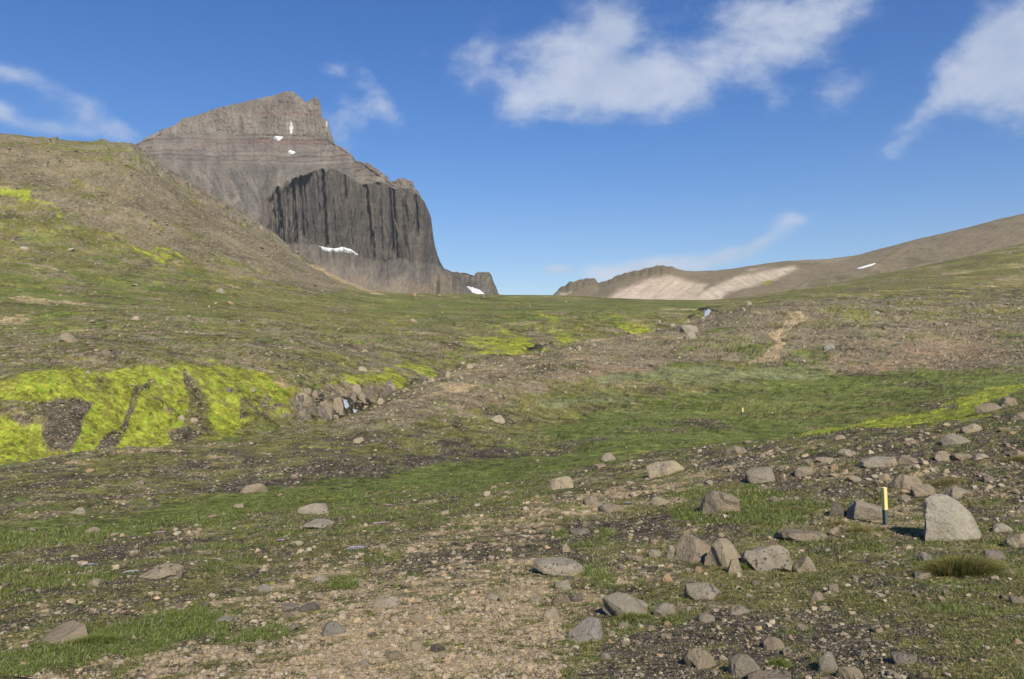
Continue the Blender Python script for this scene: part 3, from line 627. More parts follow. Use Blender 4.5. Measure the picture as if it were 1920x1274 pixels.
mcol *= np.array([1.10, 1.02, 0.92]) * np.clip(1 + 0.6 * n_(5, 3, .8, 412)[..., None] + 0.45 * n_(40, 3, .6, 413)[..., None] + 0.35 * streak * (1 - tal)[..., None], 0.35, 1.9)


def make_far_mat(name, sc=1.0):
    m, N, b = new_mat(name, 0.97, 0.08)
    at = N.node('ShaderNodeVertexColor', layer_name='albedo')
    g = N.node('ShaderNodeNewGeometry'); P = g.outputs['Position']
    n1 = N.noise(P, 0.35 * sc, 6, 0.75); mp = N.node('ShaderNodeMapping'); N.l.new(P, mp.inputs[0]); mp.inputs['Scale'].default_value = (1, 1, 0.6)
    n2 = N.noise(mp.outputs[0], 0.12 * sc, 6, 0.7)
    f = N.math('ADD', 1.0, N.math('MULTIPLY', N.math('SUBTRACT', n1, 0.5), 0.9)); f = N.math('ADD', f, N.math('MULTIPLY', N.math('SUBTRACT', n2, 0.5), 0.3))
    N.l.new(N.vm('SCALE', at.outputs['Color'], N.math('MAXIMUM', f, 0.25)), b.inputs['Base Color'])
    bp = N.node('ShaderNodeBump'); bp.inputs['Strength'].default_value = 0.7; bp.inputs['Distance'].default_value = 3.0 / sc
    N.l.new(N.math('ADD', n1, n2), bp.inputs['Height']); N.l.new(bp.outputs[0], b.inputs['Normal'])
    return m
M_rockface = make_far_mat('mountain_rock')

mountain = M.mesh('mountain', {'albedo': mcol}); mountain.data.materials.append(M_rockface)
tag(mountain, 'steep grey layered mountain with a dark columnar cliff', None, None, 'structure')

# ------------------------------------------------------------------ hills to the right, beyond the ridge
hc = np.concatenate([np.arange(1005, 1990, 1.6), np.linspace(1992, 4300, 60)])
HSK = [(1005, 600), (1036, 556), (1044, 549), (1050, 541), (1060, 537), (1068, 530), (1076, 531), (1084, 527), (1092, 528), (1100, 525), (1108, 525), (1116, 526), (1121, 533), (1130, 531), (1140, 528), (1152, 522), (1170, 516), (1190, 511), (1205, 508), (1220, 503), (1246, 500), (1262, 501), (1275, 505), (1288, 508), (1310, 509), (1345, 508), (1375, 504), (1400, 499), (1440, 494), (1475, 491), (1530, 488), (1552, 487), (1600, 481), (1620, 476), (1640, 470), (1700, 455), (1750, 443), (1790, 433), (1830, 424), (1870, 413), (1920, 402), (2000, 380), (2400, 320), (4300, 280)]
hk = np.unique(np.concatenate([[p[0] for p in HSK], np.arange(1005, 2000, 15), [2400, 4300]])).astype(float)
HS = np.interp(hk, *knots(HSK))
hd = np.interp(hk, [1005, 1120, 1250, 1550, 1920, 4300], [1250, 1250, 1200, 1150, 1150, 1200])
hm = np.maximum(np.interp(hk, [1005, 1150, 1300, 1500, 1700, 1920, 4300], [575, 545, 542, 525, 500, 450, 400]), HS + 10)
H = Sheet(hc, [(hk, np.full(len(hk), 655.), hd * 0.6, True), (hk, np.full(len(hk), 590.), hd * 0.68, True), (hk, hm, hd * 0.83, True), (hk, HS, hd, True), (hk, HS + 12, hd * 1.2, True), (hk, np.full(len(hk), 640.), hd * 2.0, True)], [10, 44, 66, 6, 10][:5] if False else [10, 60, 90, 8, 10])
hx, hy = H.PX, H.PY0
har = hx * 0.8
hr = (1 - sstep(hx, 1240, 1290)) * sstep(H.TT, 2.3, 2.7)
H.Z += (1 - sstep(H.TT, 3.5, 4)) * (3.2 * fbm(H.X, H.Y * .5, 60, 5, 0.55, 501) + (1 - hr) * 1.3 * fbm(har * 1.0 + hy * 1.2, H.Y * .05, 26, 4, .6, 505) * (1 - sstep(H.TT, 2.7, 3.0)) + hr * 3.2 * fbm(har, H.Z * .4, 14, 4, .65, 502, True))
H.Y2 = H.Y.copy()
H.PYF = CY - F * H.Z / H.Y
hcol = np.ones(H.X.shape + (3,), np.float32) * c3(0.205, 0.172, 0.122)
def hov(mask, col):
    global hcol
    mk = np.clip(mask, 0, 1)[..., None]; hcol = hcol * (1 - mk) + mk * np.asarray(col, np.float32)
hn = lambda l, sd, vs=1.0, o=4: fbm(H.X, H.Y * vs, l, o, .62, sd)
ux = hx + 5 * hn(60, 510); uy = hy + 2.5 * hn(40, 511) + 1.5 * hn(8, 512)
hov(sstep(hn(50, 513, .4), 0.1, 0.5) * .5, c3(0.13, 0.12, 0.062)); hov(hr * .7, c3(0.15, 0.132, 0.085)); hov(sstep(hn(80, 514, .3) + sstep(hx, 1500, 1700) * .1, .1, .4) * .35, c3(0.19, 0.155, 0.115))
flow = 1 - 0.3 * sstep(fbm(har + hy * 1.1, hy * .2, 15, 4, .6, 520, True), 0.15, .75) * .9
flow2 = 1 - 0.3 * sstep(fbm(har - hy * 1.1, hy * .2, 15, 4, .6, 521, True), 0.15, .75) * .9
hov(poly_m(ux, uy, [(1130, 566), (1150, 552), (1185, 536), (1222, 522), (1258, 519), (1292, 527), (1326, 533), (1316, 548), (1300, 570)], 6) * flow * .9, c3(0.56, 0.47, 0.39)); hov(poly_m(ux, uy, [(1300, 570), (1318, 548), (1345, 533), (1380, 520), (1435, 508), (1490, 500), (1496, 504), (1455, 523), (1410, 538), (1360, 552), (1340, 570)], 5) * flow2 * .9, c3(0.55, 0.47, 0.39))
hov(poly_m(ux, uy, [(1040, 556), (1048, 549), (1072, 547), (1058, 556)], 2) * .7, c3(0.45, 0.38, 0.31)); hov(poly_m(ux, uy, [(1500, 492), (1540, 489), (1600, 484), (1560, 492)], 2) * .5, c3(0.33, 0.27, 0.22)); hov(poly_m(ux, uy, [(1395, 507), (1420, 502), (1440, 501), (1410, 509)], 2) * .5, c3(0.42, 0.36, 0.3))
hov(sstep(hn(25, 515, .4) + poly_m(ux, uy, [(1400, 560), (1540, 520), (1700, 480), (1800, 470), (1600, 540)], 12) * .35, .3, .6) * .55, c3(0.105, 0.11, 0.042)); hov(poly_m(ux, uy, [(1430, 531), (1445, 524), (1450, 528), (1436, 536)], 2) * .8, c3(0.22, 0.24, 0.03))
hcol *= np.array([1.10, 1.03, 0.92]) * np.clip(1 + .35 * hn(7, 516, 1, 3)[..., None] + .2 * hn(35, 517)[..., None], .4, 1.8)
M_hill = make_far_mat('hill_scree', 1.6)
hills = H.mesh('hills', {'albedo': hcol}); hills.data.materials.append(M_hill); tag(hills, kind='structure')

# ------------------------------------------------------------------ snow patches and falling water: skins that swell out of the slope
def make_plain(name, col, rough=0.8, spec=0.2, ns=1.0, var=0.2, bump=0.3, bd=0.05):
    m, N, b = new_mat(name, rough, spec)
    g = N.node('ShaderNodeNewGeometry'); n = N.noise(g.outputs['Position'], ns, 6, 0.65)
    f = N.rng(n, 0.25, 0.75, 1 - var, 1 + var, False)
    N.l.new(N.vm('SCALE', tuple(col), f), b.inputs['Base Color'])
    bp = N.node('ShaderNodeBump'); bp.inputs['Strength'].default_value = bump; bp.inputs['Distance'].default_value = bd
    N.l.new(n, bp.inputs['Height']); N.l.new(bp.outputs[0], b.inputs['Normal'])
    return m
M_snow = make_plain('snow', (0.72, 0.72, 0.73), 0.6, 0.3, 0.25, 0.16, 0.4, 1.0)
M_water = make_plain('white_water', (0.42, 0.45, 0.50), 0.35, 0.5, 5.0, 0.7, 1.0, 0.1)

def skin(S, name, pts, thick, mat, stepx=1.0, dirv=(0, -1, 0.55), t0=0.0, soft=1.6):
    x0, x1 = min(p[0] for p in pts) - 3, max(p[0] for p in pts) + 3
    y0, y1 = min(p[1] for p in pts) - 3, max(p[1] for p in pts) + 3
    gx = np.arange(x0, x1, stepx); gy = np.arange(y0, y1, stepx * 0.6)
    P = np.array([[sheet_at(S, a, b, t0) for b in gy] for a in gx])
    A, B = np.meshgrid(gx, gy, indexing='ij')
    mk = poly_m(A + 0.6 * gnoise(A / 5, B / 5, 77), B + 0.4 * gnoise(A / 4, B / 4, 78), pts, soft)
    # smooth the ground under the patch a little
    off = (np.sqrt(mk) - 0.35) * thick
    P = P + off[..., None] * np.array(dirv)
    idx = -np.ones(mk.shape, int); vs = []; fs = []
    for i in range(len(gx) - 1):
        for j in range(len(gy) - 1):
            if mk[i:i+2, j:j+2].max() > 0.02 and np.ptp(P[i:i+2, j:j+2, 1]) < 0.12 * P[i, j, 1]:
                q = []
                for a, b in ((i, j), (i, j + 1), (i + 1, j + 1), (i + 1, j)):
                    if idx[a, b] < 0: idx[a, b] = len(vs); vs.append(tuple(P[a, b]))
                    q.append(int(idx[a, b]))
                fs.append(q)
    me = bpy.data.meshes.new(name); me.from_pydata(vs, [], fs); me.materials.append(mat)
    for p in me.polygons: p.use_smooth = True
    ob = bpy.data.objects.new(name, me); scn.collection.objects.link(ob)
    return ob

for pts, th, lab, S_ in (
    ([(513, 260), (518, 257), (530, 258), (526, 261), (521, 264)], 6, 'small pointed snow patch highest on the mountain, under the upper wall', M),
    ([(540, 286), (545, 283), (553, 286), (547, 289)], 6, 'tiny snow patch below the highest one on the mountain ledges', M),
    ([(598, 463), (612, 466), (628, 468), (644, 465), (658, 469), (671, 478), (655, 474), (640, 472), (618, 472), (604, 468)], 7, 'long wavy snow patch at the foot of the dark columnar cliff', M),
    ([(877, 538), (885, 540), (900, 545), (912, 555), (898, 554), (886, 548)], 7, 'slanting snow tongue below the small crag at the right foot of the mountain', M),
    ([(1608, 503.5), (1625, 498.5), (1641, 494), (1638, 496), (1618, 502.5)], 2.0, 'thin sliver of snow lying on the brown right hillside', H)):
    tag(skin(S_, 'snow_patch', pts, th, M_snow), lab, 'snow patch', 'snow patches left on the slopes')

fall = skin(G, 'waterfall', [(644, 750), (650, 750), (655, 762), (650, 767), (647, 764)], 0.4, M_water, 0.5, (0, -1, 0.1), 6.6, 0.8); tag(fall, 'white water dropping between gully boulders, left of the pair by the dark mossy rock', 'waterfall', 'falls of the stream')
fall = skin(G, 'waterfall', [(662, 767), (667, 769), (671, 769), (668, 774), (664, 775)], 0.4, M_water, 0.5, (0, -1, 0.1), 6.6, 0.9); tag(fall, 'small white cascade at the lip of the near bank, right of the taller fall', 'waterfall', 'falls of the stream')
fall = skin(G, 'waterfall', [(1322, 584), (1329, 580), (1333, 583), (1328, 590), (1324, 596), (1321, 596)], 0.6, M_water, 0.5, (0, -1, 0.1), 6.6, 0.8); tag(fall, 'distant white waterfall in the dark notch near the ridge', 'waterfall', 'falls of the stream')
# the stream in its bed
ks = [i for i in range(0, len(cols), 6)]; j7 = int(np.argmin(np.abs(G.T - 7)))
vs = []; fs = []
for n, i in enumerate(ks):
    for dj in (-1.0, 1.0):
        yy = G.Y[i, j7] + dj * (0.5 + 0.004 * G.Y[i, j7]); vs.append(((cols[i] - CX) / F * yy, yy, G.Z[i, j7] + 0.12))
    if n: fs.append((2*n-2, 2*n, 2*n+1, 2*n-1))
me = bpy.data.meshes.new('water'); me.from_pydata(vs, [], fs); me.materials.append(make_plain('stream_water', (0.03, 0.045, 0.05), 0.08, 0.5, 4, 0.3, 0.5, 0.05))
ob = bpy.data.objects.new('water', me); scn.collection.objects.link(ob); tag(ob, kind='structure')
#@@FAR_END
# ------------------------------------------------------------------ stones
import bmesh
def ico(sub):
    bm = bmesh.new(); bmesh.ops.create_icosphere(bm, subdivisions=sub, radius=1.0)
    v = np.array([x.co[:] for x in bm.verts]); f = np.array([[q.index for q in p.verts] for p in bm.faces]); bm.free()
    return v, f
ICO = {k: ico(k) for k in (1, 2, 3, 4, 5)}

def rock_shape(seed, sub, planes=None, nrand=11, tight=0.5, rough=0.03, flat_top=None):
    """a block cut out of a sphere by planes, then roughened. fits x,y in -.5...5 and z in 0..1"""
    r = np.random.RandomState(seed); v, f = ICO[sub]; p = v.copy()
    P = [] if planes is None else [(np.array(n, float) / np.linalg.norm(n), h) for n, h in planes]
    for _ in range(nrand):
        n = r.normal(size=3); n /= np.linalg.norm(n); P.append((n, r.uniform(tight, 0.92)))
    if flat_top: P.append((np.array([r.uniform(-.25, .25), r.uniform(-.25, .25), 1.0]), flat_top))
    for n, h in P:
        t = np.maximum(p @ n - h, 0); p = p - t[:, None] * n
    if rough:
        q = p * 1.0; o = r.uniform(0, 50)
        n1 = fbm(q[:, 0] + q[:, 2] * .7 + o, q[:, 1] - q[:, 2] * .6 + o, 0.9, 5 if sub > 3 else 3, 0.62, seed)
        n0 = gnoise(q[:, 0] * 1.1 + q[:, 2] * .5 + o, q[:, 1] * 1.1 - q[:, 2] * .8 + o, seed + 3)
        p = p * (1 + rough * 3.2 * n1 + 0.26 * n0)[:, None]
    if sub >= 3:
        for _ in range(26 if sub > 3 else 12):
            n = r.normal(size=3); n[2] = abs(n[2]) * .8; n /= np.linalg.norm(n); pr = p @ n; h = pr.max() * r.uniform(.86, .97)
            t = np.maximum(pr - h, 0); p = p - t[:, None] * n
        if sub > 3: p = p * (1 + .022 * fbm(p[:, 0] * 1.3 + p[:, 2], p[:, 1] * 1.3 - p[:, 2] * .8, .22, 3, .7, seed + 9))[:, None]
    lo, hi = p.min(0), p.max(0)
    p = (p - (lo + hi) / 2) / (hi - lo); p[:, 2] += 0.5
    return p, f

def tri_mesh(name, V, Fc, smooth=False, col=None):
    me = bpy.data.meshes.new(name)
    V = np.asarray(V, np.float32); Fc = np.asarray(Fc, np.int32); k = Fc.shape[1]
    me.vertices.add(len(V)); me.vertices.foreach_set('co', V.reshape(-1))
    me.loops.add(len(Fc) * k); me.loops.foreach_set('vertex_index', Fc.reshape(-1))
    me.polygons.add(len(Fc)); me.polygons.foreach_set('loop_start', np.arange(0, len(Fc) * k, k, dtype=np.int32))
    me.polygons.foreach_set('use_smooth', np.full(len(Fc), smooth))
    me.update(calc_edges=True)
    if col is not None:
        a = me.color_attributes.new('albedo', 'FLOAT_COLOR', 'POINT'); c4 = np.ones((len(V), 4), np.float32); c4[:, :3] = col; a.data.foreach_set('color', c4.reshape(-1))
    return me

def make_boulder_mat():
    m, N, b = new_mat('boulder_rock', 0.92, 0.2)
    oi = N.node('ShaderNodeObjectInfo'); tc = N.node('ShaderNodeTexCoord'); g = N.node('ShaderNodeNewGeometry'); P = g.outputs['Position']
    n1 = N.noise(P, 7.0, 8, 0.72); n2 = N.noise(P, 45.0, 5, 0.75); n3 = N.noise(P, 2.6, 5, 0.6)
    f = N.math('ADD', 0.0, N.math('ADD', N.math('MULTIPLY', n1, 1.1), N.math('MULTIPLY', n2, 0.95)))
    c = N.vm('SCALE', oi.outputs['Color'], f)
    c = N.mix(N.rng(n3, 0.48, 0.66, 0, 0.55), c, (0.245, 0.21, 0.16))                       # grey weathering
    c = N.mix(N.rng(N.noise(P, 5.0, 6, 0.65), 0.56, 0.66, 0, 0.5), c, (0.29, 0.20, 0.13))   # rusty tan
    c = N.mix(N.rng(N.noise(P, 30.0, 4, 0.6), 0.64, 0.70, 0, 0.75), c, (0.38, 0.35, 0.29))  # pale lichen
    sp = N.noise(P, 21.0, 5, 0.62)
    pit = N.math('MULTIPLY', N.rng(sp, 0.59, 0.64), N.rng(N.noise(P, 2.4, 3, 0.5), 0.44, 0.56))
    c = N.mix(N.math('MULTIPLY', pit, 0.8), c, (0.045, 0.042, 0.036))                         # dark lichen and pits
    N.l.new(c, b.inputs['Base Color'])
    bp = N.node('ShaderNodeBump'); bp.inputs['Strength'].default_value = 1.0; bp.inputs['Distance'].default_value = 0.06
    N.l.new(N.math('SUBTRACT', N.math('ADD', n1, N.math('MULTIPLY', n2, 0.3)), N.math('MULTIPLY', pit, 0.25)), bp.inputs['Height']); N.l.new(bp.outputs[0], b.inputs['Normal'])
    return m
M_boulder = make_boulder_mat()

def make_stone_mat():
    m, N, b = new_mat('stone', 0.93, 0.15)
    at = N.node('ShaderNodeVertexColor', layer_name='albedo'); g = N.node('ShaderNodeNewGeometry')
    n = N.noise(g.outputs['Position'], 40, 4, 0.7); n2 = N.noise(g.outputs['Position'], 3, 4, 0.7)
    f = N.math('ADD', 0.25, N.math('ADD', N.math('MULTIPLY', n, 0.75), N.math('MULTIPLY', n2, 0.75)))
    N.l.new(N.vm('SCALE', at.outputs['Color'], f), b.inputs['Base Color'])
    return m
M_stone = make_stone_mat()
TONES = {'tan': (0.33, 0.265, 0.175), 'grey': (0.30, 0.25, 0.185), 'brown': (0.265, 0.208, 0.142), 'dark': (0.135, 0.115, 0.09), 'pale': (0.38, 0.33, 0.25), 'blue': (0.27, 0.24, 0.20), 'purple': (0.235, 0.19, 0.15), 'orange': (0.38, 0.245, 0.13)}

occupied = []
def put_boulder(x0, y0, x1, y1, tone, label, name='boulder', seed=None, group=None, sub=4, rough=0.05, planes=None, tilt=None, nrand=11, flat=None, yaw=0.0, cat='boulder', t0=0.0, deep=0.8):
    seed = seed if seed is not None else int(x0 * 7 + y0 * 13)
    r = np.random.RandomState(seed)
    cx_ = (x0 + x1) / 2; foot = sheet_at(G, cx_, y1 - 0.08 * (y1 - y0), t0)
    d = foot.y; W = (x1 - x0) * 1.06 * d / F; hpx = (y1 - y0)
    Dp = W * deep
    # eye looks down on the block: its picture height is its height plus part of its depth
    slope = max(0.02, (y1 - CY) / F) if y1 > CY else 0.02
    Hh = max(hpx * d / F - slope * Dp * 0.45, 0.62 * hpx * d / F)
    c = Vector((foot.x, foot.y + Dp * 0.35, 0)); c.x = (cx_ - CX) / F * c.y
    gz = min(foot.z, height(c.x, c.y)) if t0 == 0 else foot.z
    gz = foot.z
    emb = 0.95 * Hh
    V, Fc = rock_shape(seed, sub, planes, nrand, 0.5, rough, flat)
    V = V * np.array([W * 1.04, Dp, Hh + emb])
    if tilt:
        a = math.radians(tilt); V = V @ np.array([[math.cos(a), 0, -math.sin(a)], [0, 1, 0], [math.sin(a), 0, math.cos(a)]])
    if yaw:
        a = math.radians(yaw); V = V @ np.array([[math.cos(a), math.sin(a), 0], [-math.sin(a), math.cos(a), 0], [0, 0, 1]])
    me = tri_mesh(name, V, Fc, False); me.materials.append(M_boulder)
    o = bpy.data.objects.new(name, me); scn.collection.objects.link(o)
    bright = r.uniform(.85, 1.12); o.location = (c.x, c.y, gz - emb); o.color = (*[q * bright for q in TONES[tone]], 1)
    tag(o, label, cat, group); occupied.append((cx_, (y0 + y1) / 2, (x1 - x0) / 2, (y1 - y0) / 2))
    return o

# --- the boulders one can point at. (left, top, right, bottom in the photograph, tone, description)
B = [
 (1729, 932, 1842, 1021, 'pale', 'largest boulder, blocky, grey and tan, right of the nearest stake', dict(planes=[((-1, .35, .12), .52), ((-.55, -1, .35), .50), ((.35, -1, .45), .52), ((.12, -.1, 1), .60), ((1, -.2, .1), .66), ((.8, .1, .75), .66), ((-.2, -.8, .9), .66)], nrand=2, sub=5, rough=.024, deep=.75, seed=24259, tilt=-7)),
 (1214, 863, 1280, 893, 'tan', 'smooth rounded tan boulder on the gravel below the yellow moss streak', dict(planes=[((-.7, -.5, .8), .6)], nrand=5, sub=5, rough=.02)),
 (1361, 837, 1400, 853, 'brown', 'low brown stone with a thin plate beside it, at the green swale edge', {}),
 (1400, 877, 1454, 907, 'grey', 'grey tan boulder with a pale broken left end, along the right gravel path', {}),
 (1316, 920, 1390, 963, 'brown', 'long brown boulder half buried in grey green plants', dict(tilt=-8)),
 (1262, 1005, 1340, 1057, 'brown', 'leftmost boulder of the row of three, brown wedge with sharp ridge', dict(planes=[((-.8, -.6, .6), .42), ((.5, -.7, .8), .45)], nrand=5, sub=5, rough=.02)),
 (1250, 1024, 1268, 1050, 'grey', 'narrow upright slab split off the left side of the leftmost wedge boulder', {}),
 (1324, 1015, 1407, 1069, 'tan', 'middle boulder of the row of three, tan with a deep shadowed left face', dict(planes=[((-1, -.5, .2), .45), ((.3, -.8, .8), .5), ((.9, -.2, .6), .5)], nrand=5, sub=5, rough=.025)),
 (1407, 1022, 1487, 1075, 'grey', 'rounded grey boulder at the right end of the row of three, lichen on its face', dict(planes=[((-.1, -1, .7), .6), ((0, .2, 1), .6)], nrand=6, sub=5, rough=.03, tilt=-12)),
 (1363, 1049, 1390, 1077, 'tan', 'small upright tan stone in front of the middle boulder of the row of three', {}),
 (1303, 1063, 1318, 1076, 'orange', 'little orange tan stone below the gap between the two left wedge boulders', {}),
 (1241, 1075, 1264, 1093, 'orange', 'small bright orange tan stone alone on dark soil left of the row of three', {}),
 (1283, 1092, 1351, 1126, 'grey', 'pitted pale grey boulder below the row of three boulders', dict(rough=.06)),
 (1584, 943, 1654, 974, 'grey', 'long grey boulder with a shadowed notch just left of the yellow topped stake', dict(tilt=14)),
 (1551, 945, 1582, 971, 'dark', 'dark broken stone beside the notched grey boulder', {}),
 (1671, 890, 1731, 918, 'brown', 'brown hump shaped boulder above and right of the stake top', dict(planes=[((-1, -.3, .4), .5)])),
 (1710, 910, 1751, 932, 'brown', 'tan block between the brown hump boulder and the largest boulder', {}),
 (1774, 916, 1820, 936, 'tan', 'angular tan block directly above the largest boulder', dict(planes=[((-1, 0, .3), .5)])),
 (1460, 992, 1546, 1017, 'brown', 'wide flat brown slab lying in turf left of the stake', dict(flat=.45)),
 (1889, 999, 1932, 1029, 'tan', 'tan rounded stone cut by the right edge of the picture', {}),
 (1859, 981, 1895, 998, 'pale', 'pale cream stone between the largest boulder and the right edge', {}),
 (1844, 1034, 1886, 1052, 'purple', 'flat purple grey stone below the pale cream one', dict(flat=.6)),
 (1722, 1034, 1745, 1053, 'blue', 'small blue grey stone in shadowed turf under the largest boulder', {}),
 (1500, 1046, 1538, 1074, 'brown', 'thin slab tilted up to the right below the wide flat slab', dict(tilt=-26, flat=.4)),
 (1522, 1111, 1543, 1128, 'brown', 'compact brown cobble alone in the turf below the tilted slab', {}),
 (1536, 1136, 1558, 1147, 'tan', 'small tan cobble just below the compact brown cobble', {}),
 (1367, 1136, 1405, 1155, 'grey', 'pointed grey stone in olive moss below the pitted pale boulder', {}),
 (1307, 1149, 1338, 1168, 'grey', 'grey stone sitting left of the pointed grey stone', {}),
 (1231, 1130, 1276, 1157, 'grey', 'long pale grey stone leaning up to the right beside the lichen spotted boulder', dict(tilt=-18)),
 (1278, 1218, 1336, 1256, 'tan', 'wedge of tan rock slanting down to the right near the bottom', dict(planes=[((.5, -.4, .8), .35)], tilt=16)),
 (1365, 1224, 1426, 1274, 'grey', 'rugged dark sided boulder at the bottom edge with deep holes', dict(rough=.07, planes=[((-1, -.2, .1), .5)], sub=5)),
 (1404, 1262, 1486, 1292, 'brown', 'broad brown slab cut off by the bottom edge', dict(flat=.5)),
 (1432, 1197, 1472, 1219, 'brown', 'rounded brown stone above the broad slab at the bottom edge', {}),
 (1532, 1225, 1571, 1262, 'grey', 'grey block, left of two standing side by side at the bottom edge', {}),
 (1574, 1251, 1620, 1280, 'tan', 'tan block, right of two standing side by side at the bottom edge', {}),
 (1675, 1224, 1719, 1246, 'purple', 'purplish flat stone in dark soil near the bottom right', dict(flat=.5)),
 (1611, 856, 1682, 878, 'grey', 'pitted grey flat boulder on the gravel knoll, left of its brown neighbour', dict(rough=.06)),
 (1681, 854, 1721, 872, 'brown', 'brown boulder touching the pitted flat boulder on the knoll', {}),
 (1570, 842, 1606, 857, 'grey', 'grey pyramid stone at the crest above the gravel', {}),
 (1528, 857, 1567, 868, 'brown', 'low wide brown stone left of the pitted flat boulder', {}),
 (1751, 846, 1785, 866, 'tan', 'pointed tan stone with a dark hollow under it on the knoll', {}),
 (1783, 850, 1819, 864, 'brown', 'flat slab trailing right from the pointed tan stone', dict(flat=.4)),
 (1772, 813, 1821, 835, 'grey', 'grey brown boulder lying along the upper knoll', dict(tilt=-10)),
 (1803, 795, 1839, 812, 'tan', 'tan boulder higher up the knoll near the bright moss', {}),
 (1712, 1073, 1752, 1086, 'tan', 'flat tan stone between two dark turf hollows under the big grass tuft', dict(flat=.5)),
 (1216, 1030, 1240, 1045, 'grey', 'little round grey stone on bare gravel left of the wedge boulders', {}),
 (1500, 862, 1528, 875, 'brown', 'small brown stone above the long half buried boulder', {}),
 (1588, 892, 1618, 904, 'brown', 'brown stone on gravel above the stake, left side', {}),
 (1223, 933, 1256, 948, 'tan', 'tan triangular stone left of the half buried brown boulder', {}),
 (1134, 1114, 1215, 1162, 'grey', 'pale boulder spotted with dark lichen and casting a black shadow to its left', dict(planes=[((-.9, -.6, -.1), .5), ((-.2, -.7, .9), .52), ((.7, -.4, .8), .5)], nrand=5, sub=5, rough=.025)),
 (1062, 1160, 1133, 1207, 'blue', 'blue grey four sided boulder on the edge of the gravel path', dict(planes=[((-.6, -.5, .9), .42), ((.9, -.4, .3), .5), ((.1, -1, .35), .5)], nrand=4, sub=5, rough=.02)),
 (1014, 1137, 1050, 1165, 'tan', 'tan cracked stone above and left of the blue grey boulder', {}),
 (1033, 1111, 1068, 1136, 'brown', 'brown block above the tan cracked stone', {}),
 (1064, 1113, 1092, 1130, 'dark', 'dark pitted stone touching the right side of the brown block', dict(rough=.07)),
 (1004, 1047, 1095, 1080, 'grey', 'broad low rough slab with ragged edges in the middle of the path', dict(rough=.07, flat=.5)),
 (1027, 894, 1073, 919, 'tan', 'blocky tan boulder above the path with a steep face', dict(planes=[((-.9, -.4, .3), .55), ((.2, -1, .4), .5), ((0, 0, 1), .55)], nrand=4, sub=5, rough=.02)),
 (1124, 944, 1173, 961, 'brown', 'low brown boulder with pale blue flowers at its right', {}),
 (1095, 931, 1130, 950, 'brown', 'rough brown stone left of the low boulder with flowers', dict(rough=.06)),
 (1126, 849, 1154, 866, 'grey', 'rounded grey boulder standing in the yellow green moss streak', {}),
 (1112, 870, 1137, 880, 'brown', 'ragged brown stone just below the boulder in the moss streak', {}),
 (560, 946, 620, 966, 'grey', 'long grey boulder on the turf, left of centre, darker at its right end', dict(planes=[((.3, -.6, .8), .5), ((1, .3, .1), .55)], seed=77)),
 (572, 976, 623, 992, 'grey', 'low flat grey stone below the long grey boulder', dict(flat=.5)),
 (700, 1120, 748, 1143, 'grey', 'square faced grey slab tilted on the gravel with grass at its foot', dict(flat=.55, planes=[((0, -1, .8), .4)])),
 (767, 1150, 799, 1169, 'tan', 'tan angular stone right and below the square faced slab', {}),
 (603, 1167, 646, 1194, 'blue', 'dark blue grey stone embedded in the gravel, lower left of centre', {}),
 (529, 1134, 560, 1150, 'purple', 'left of two flat purple stones touching in the gravel', dict(flat=.5)), (558, 1132, 597, 1149, 'dark', 'right darker one of two flat stones touching in the gravel', {}),
 (581, 1079, 620, 1097, 'grey', 'grey stone beside a small grass patch at the top of the gravel', {}),
 (1041, 1088, 1071, 1107, 'grey', 'grey stone tilted right below the broad rough slab', dict(tilt=-10)),
 (983, 1087, 1007, 1099, 'tan', 'small flat tan stone left of the tilted grey stone', {}),
 (915, 779, 946, 792, 'tan', 'lone tan boulder on the dark slope beyond the swale', dict(planes=[((-.3, -.5, .9), .5)])),
 (661, 821, 682, 832, 'tan', 'small pale boulder on the slope below the stream fall', {}),
 (1050, 1021, 1069, 1036, 'tan', 'tan stone at the upper rim of the dark soil patch', {}),
 (1064, 991, 1104, 1003, 'dark', 'flat dark stone above the green tufts in the path', dict(flat=.5)),
 (764, 1203, 793, 1223, 'tan', 'cracked tan stone near the bottom centre of the gravel', {}),
 (806, 1208, 834, 1225, 'dark', 'pitted dark stone beside the cracked tan stone', dict(rough=.07)),
 (727, 1222, 757, 1237, 'brown', 'flat brown stone lower left of the cracked tan stone', {}),
 (911, 1112, 935, 1126, 'grey', 'triangular grey stone in the middle of the gravel', {}),
 (84, 1168, 174, 1209, 'brown', 'large brown boulder rising to the right at lower left, its right face in shadow', dict(planes=[((1, .45, .0), .40), ((-.55, -.35, .8), .36), ((.1, -1, .5), .5)], nrand=3, sub=5, rough=.028)),
 (262, 1061, 338, 1088, 'tan', 'pale rounded boulder with a long left slope above the lower left boulder', dict(planes=[((-.6, -.4, .9), .45)], sub=5)),
 (455, 906, 500, 926, 'brown', 'brown domed boulder above the green stripe on the left', {}),
 (164, 1086, 188, 1100, 'tan', 'small tan stone left of the pale rounded boulder', {}),
 (135, 952, 162, 965, 'grey', 'grey stone with a pointed top near the left end of the green stripe', {}),
 (161, 989, 186, 1001, 'brown', 'small brown stone inside the green stripe at left', {}),
 (484, 1095, 514, 1112, 'blue', 'blue grey stone at the upper left corner of the gravel', {}),
 (407, 1155, 443, 1170, 'grey', 'flat grey stone on the left part of the gravel', dict(flat=.5)),
 (376, 1128, 392, 1141, 'dark', 'first small dark pointed stone at the left end of the gravel', {}),
 (1545, 645, 1564, 658, 'blue', 'lone blue grey stone above the red gravel patch, far right slope', {}),
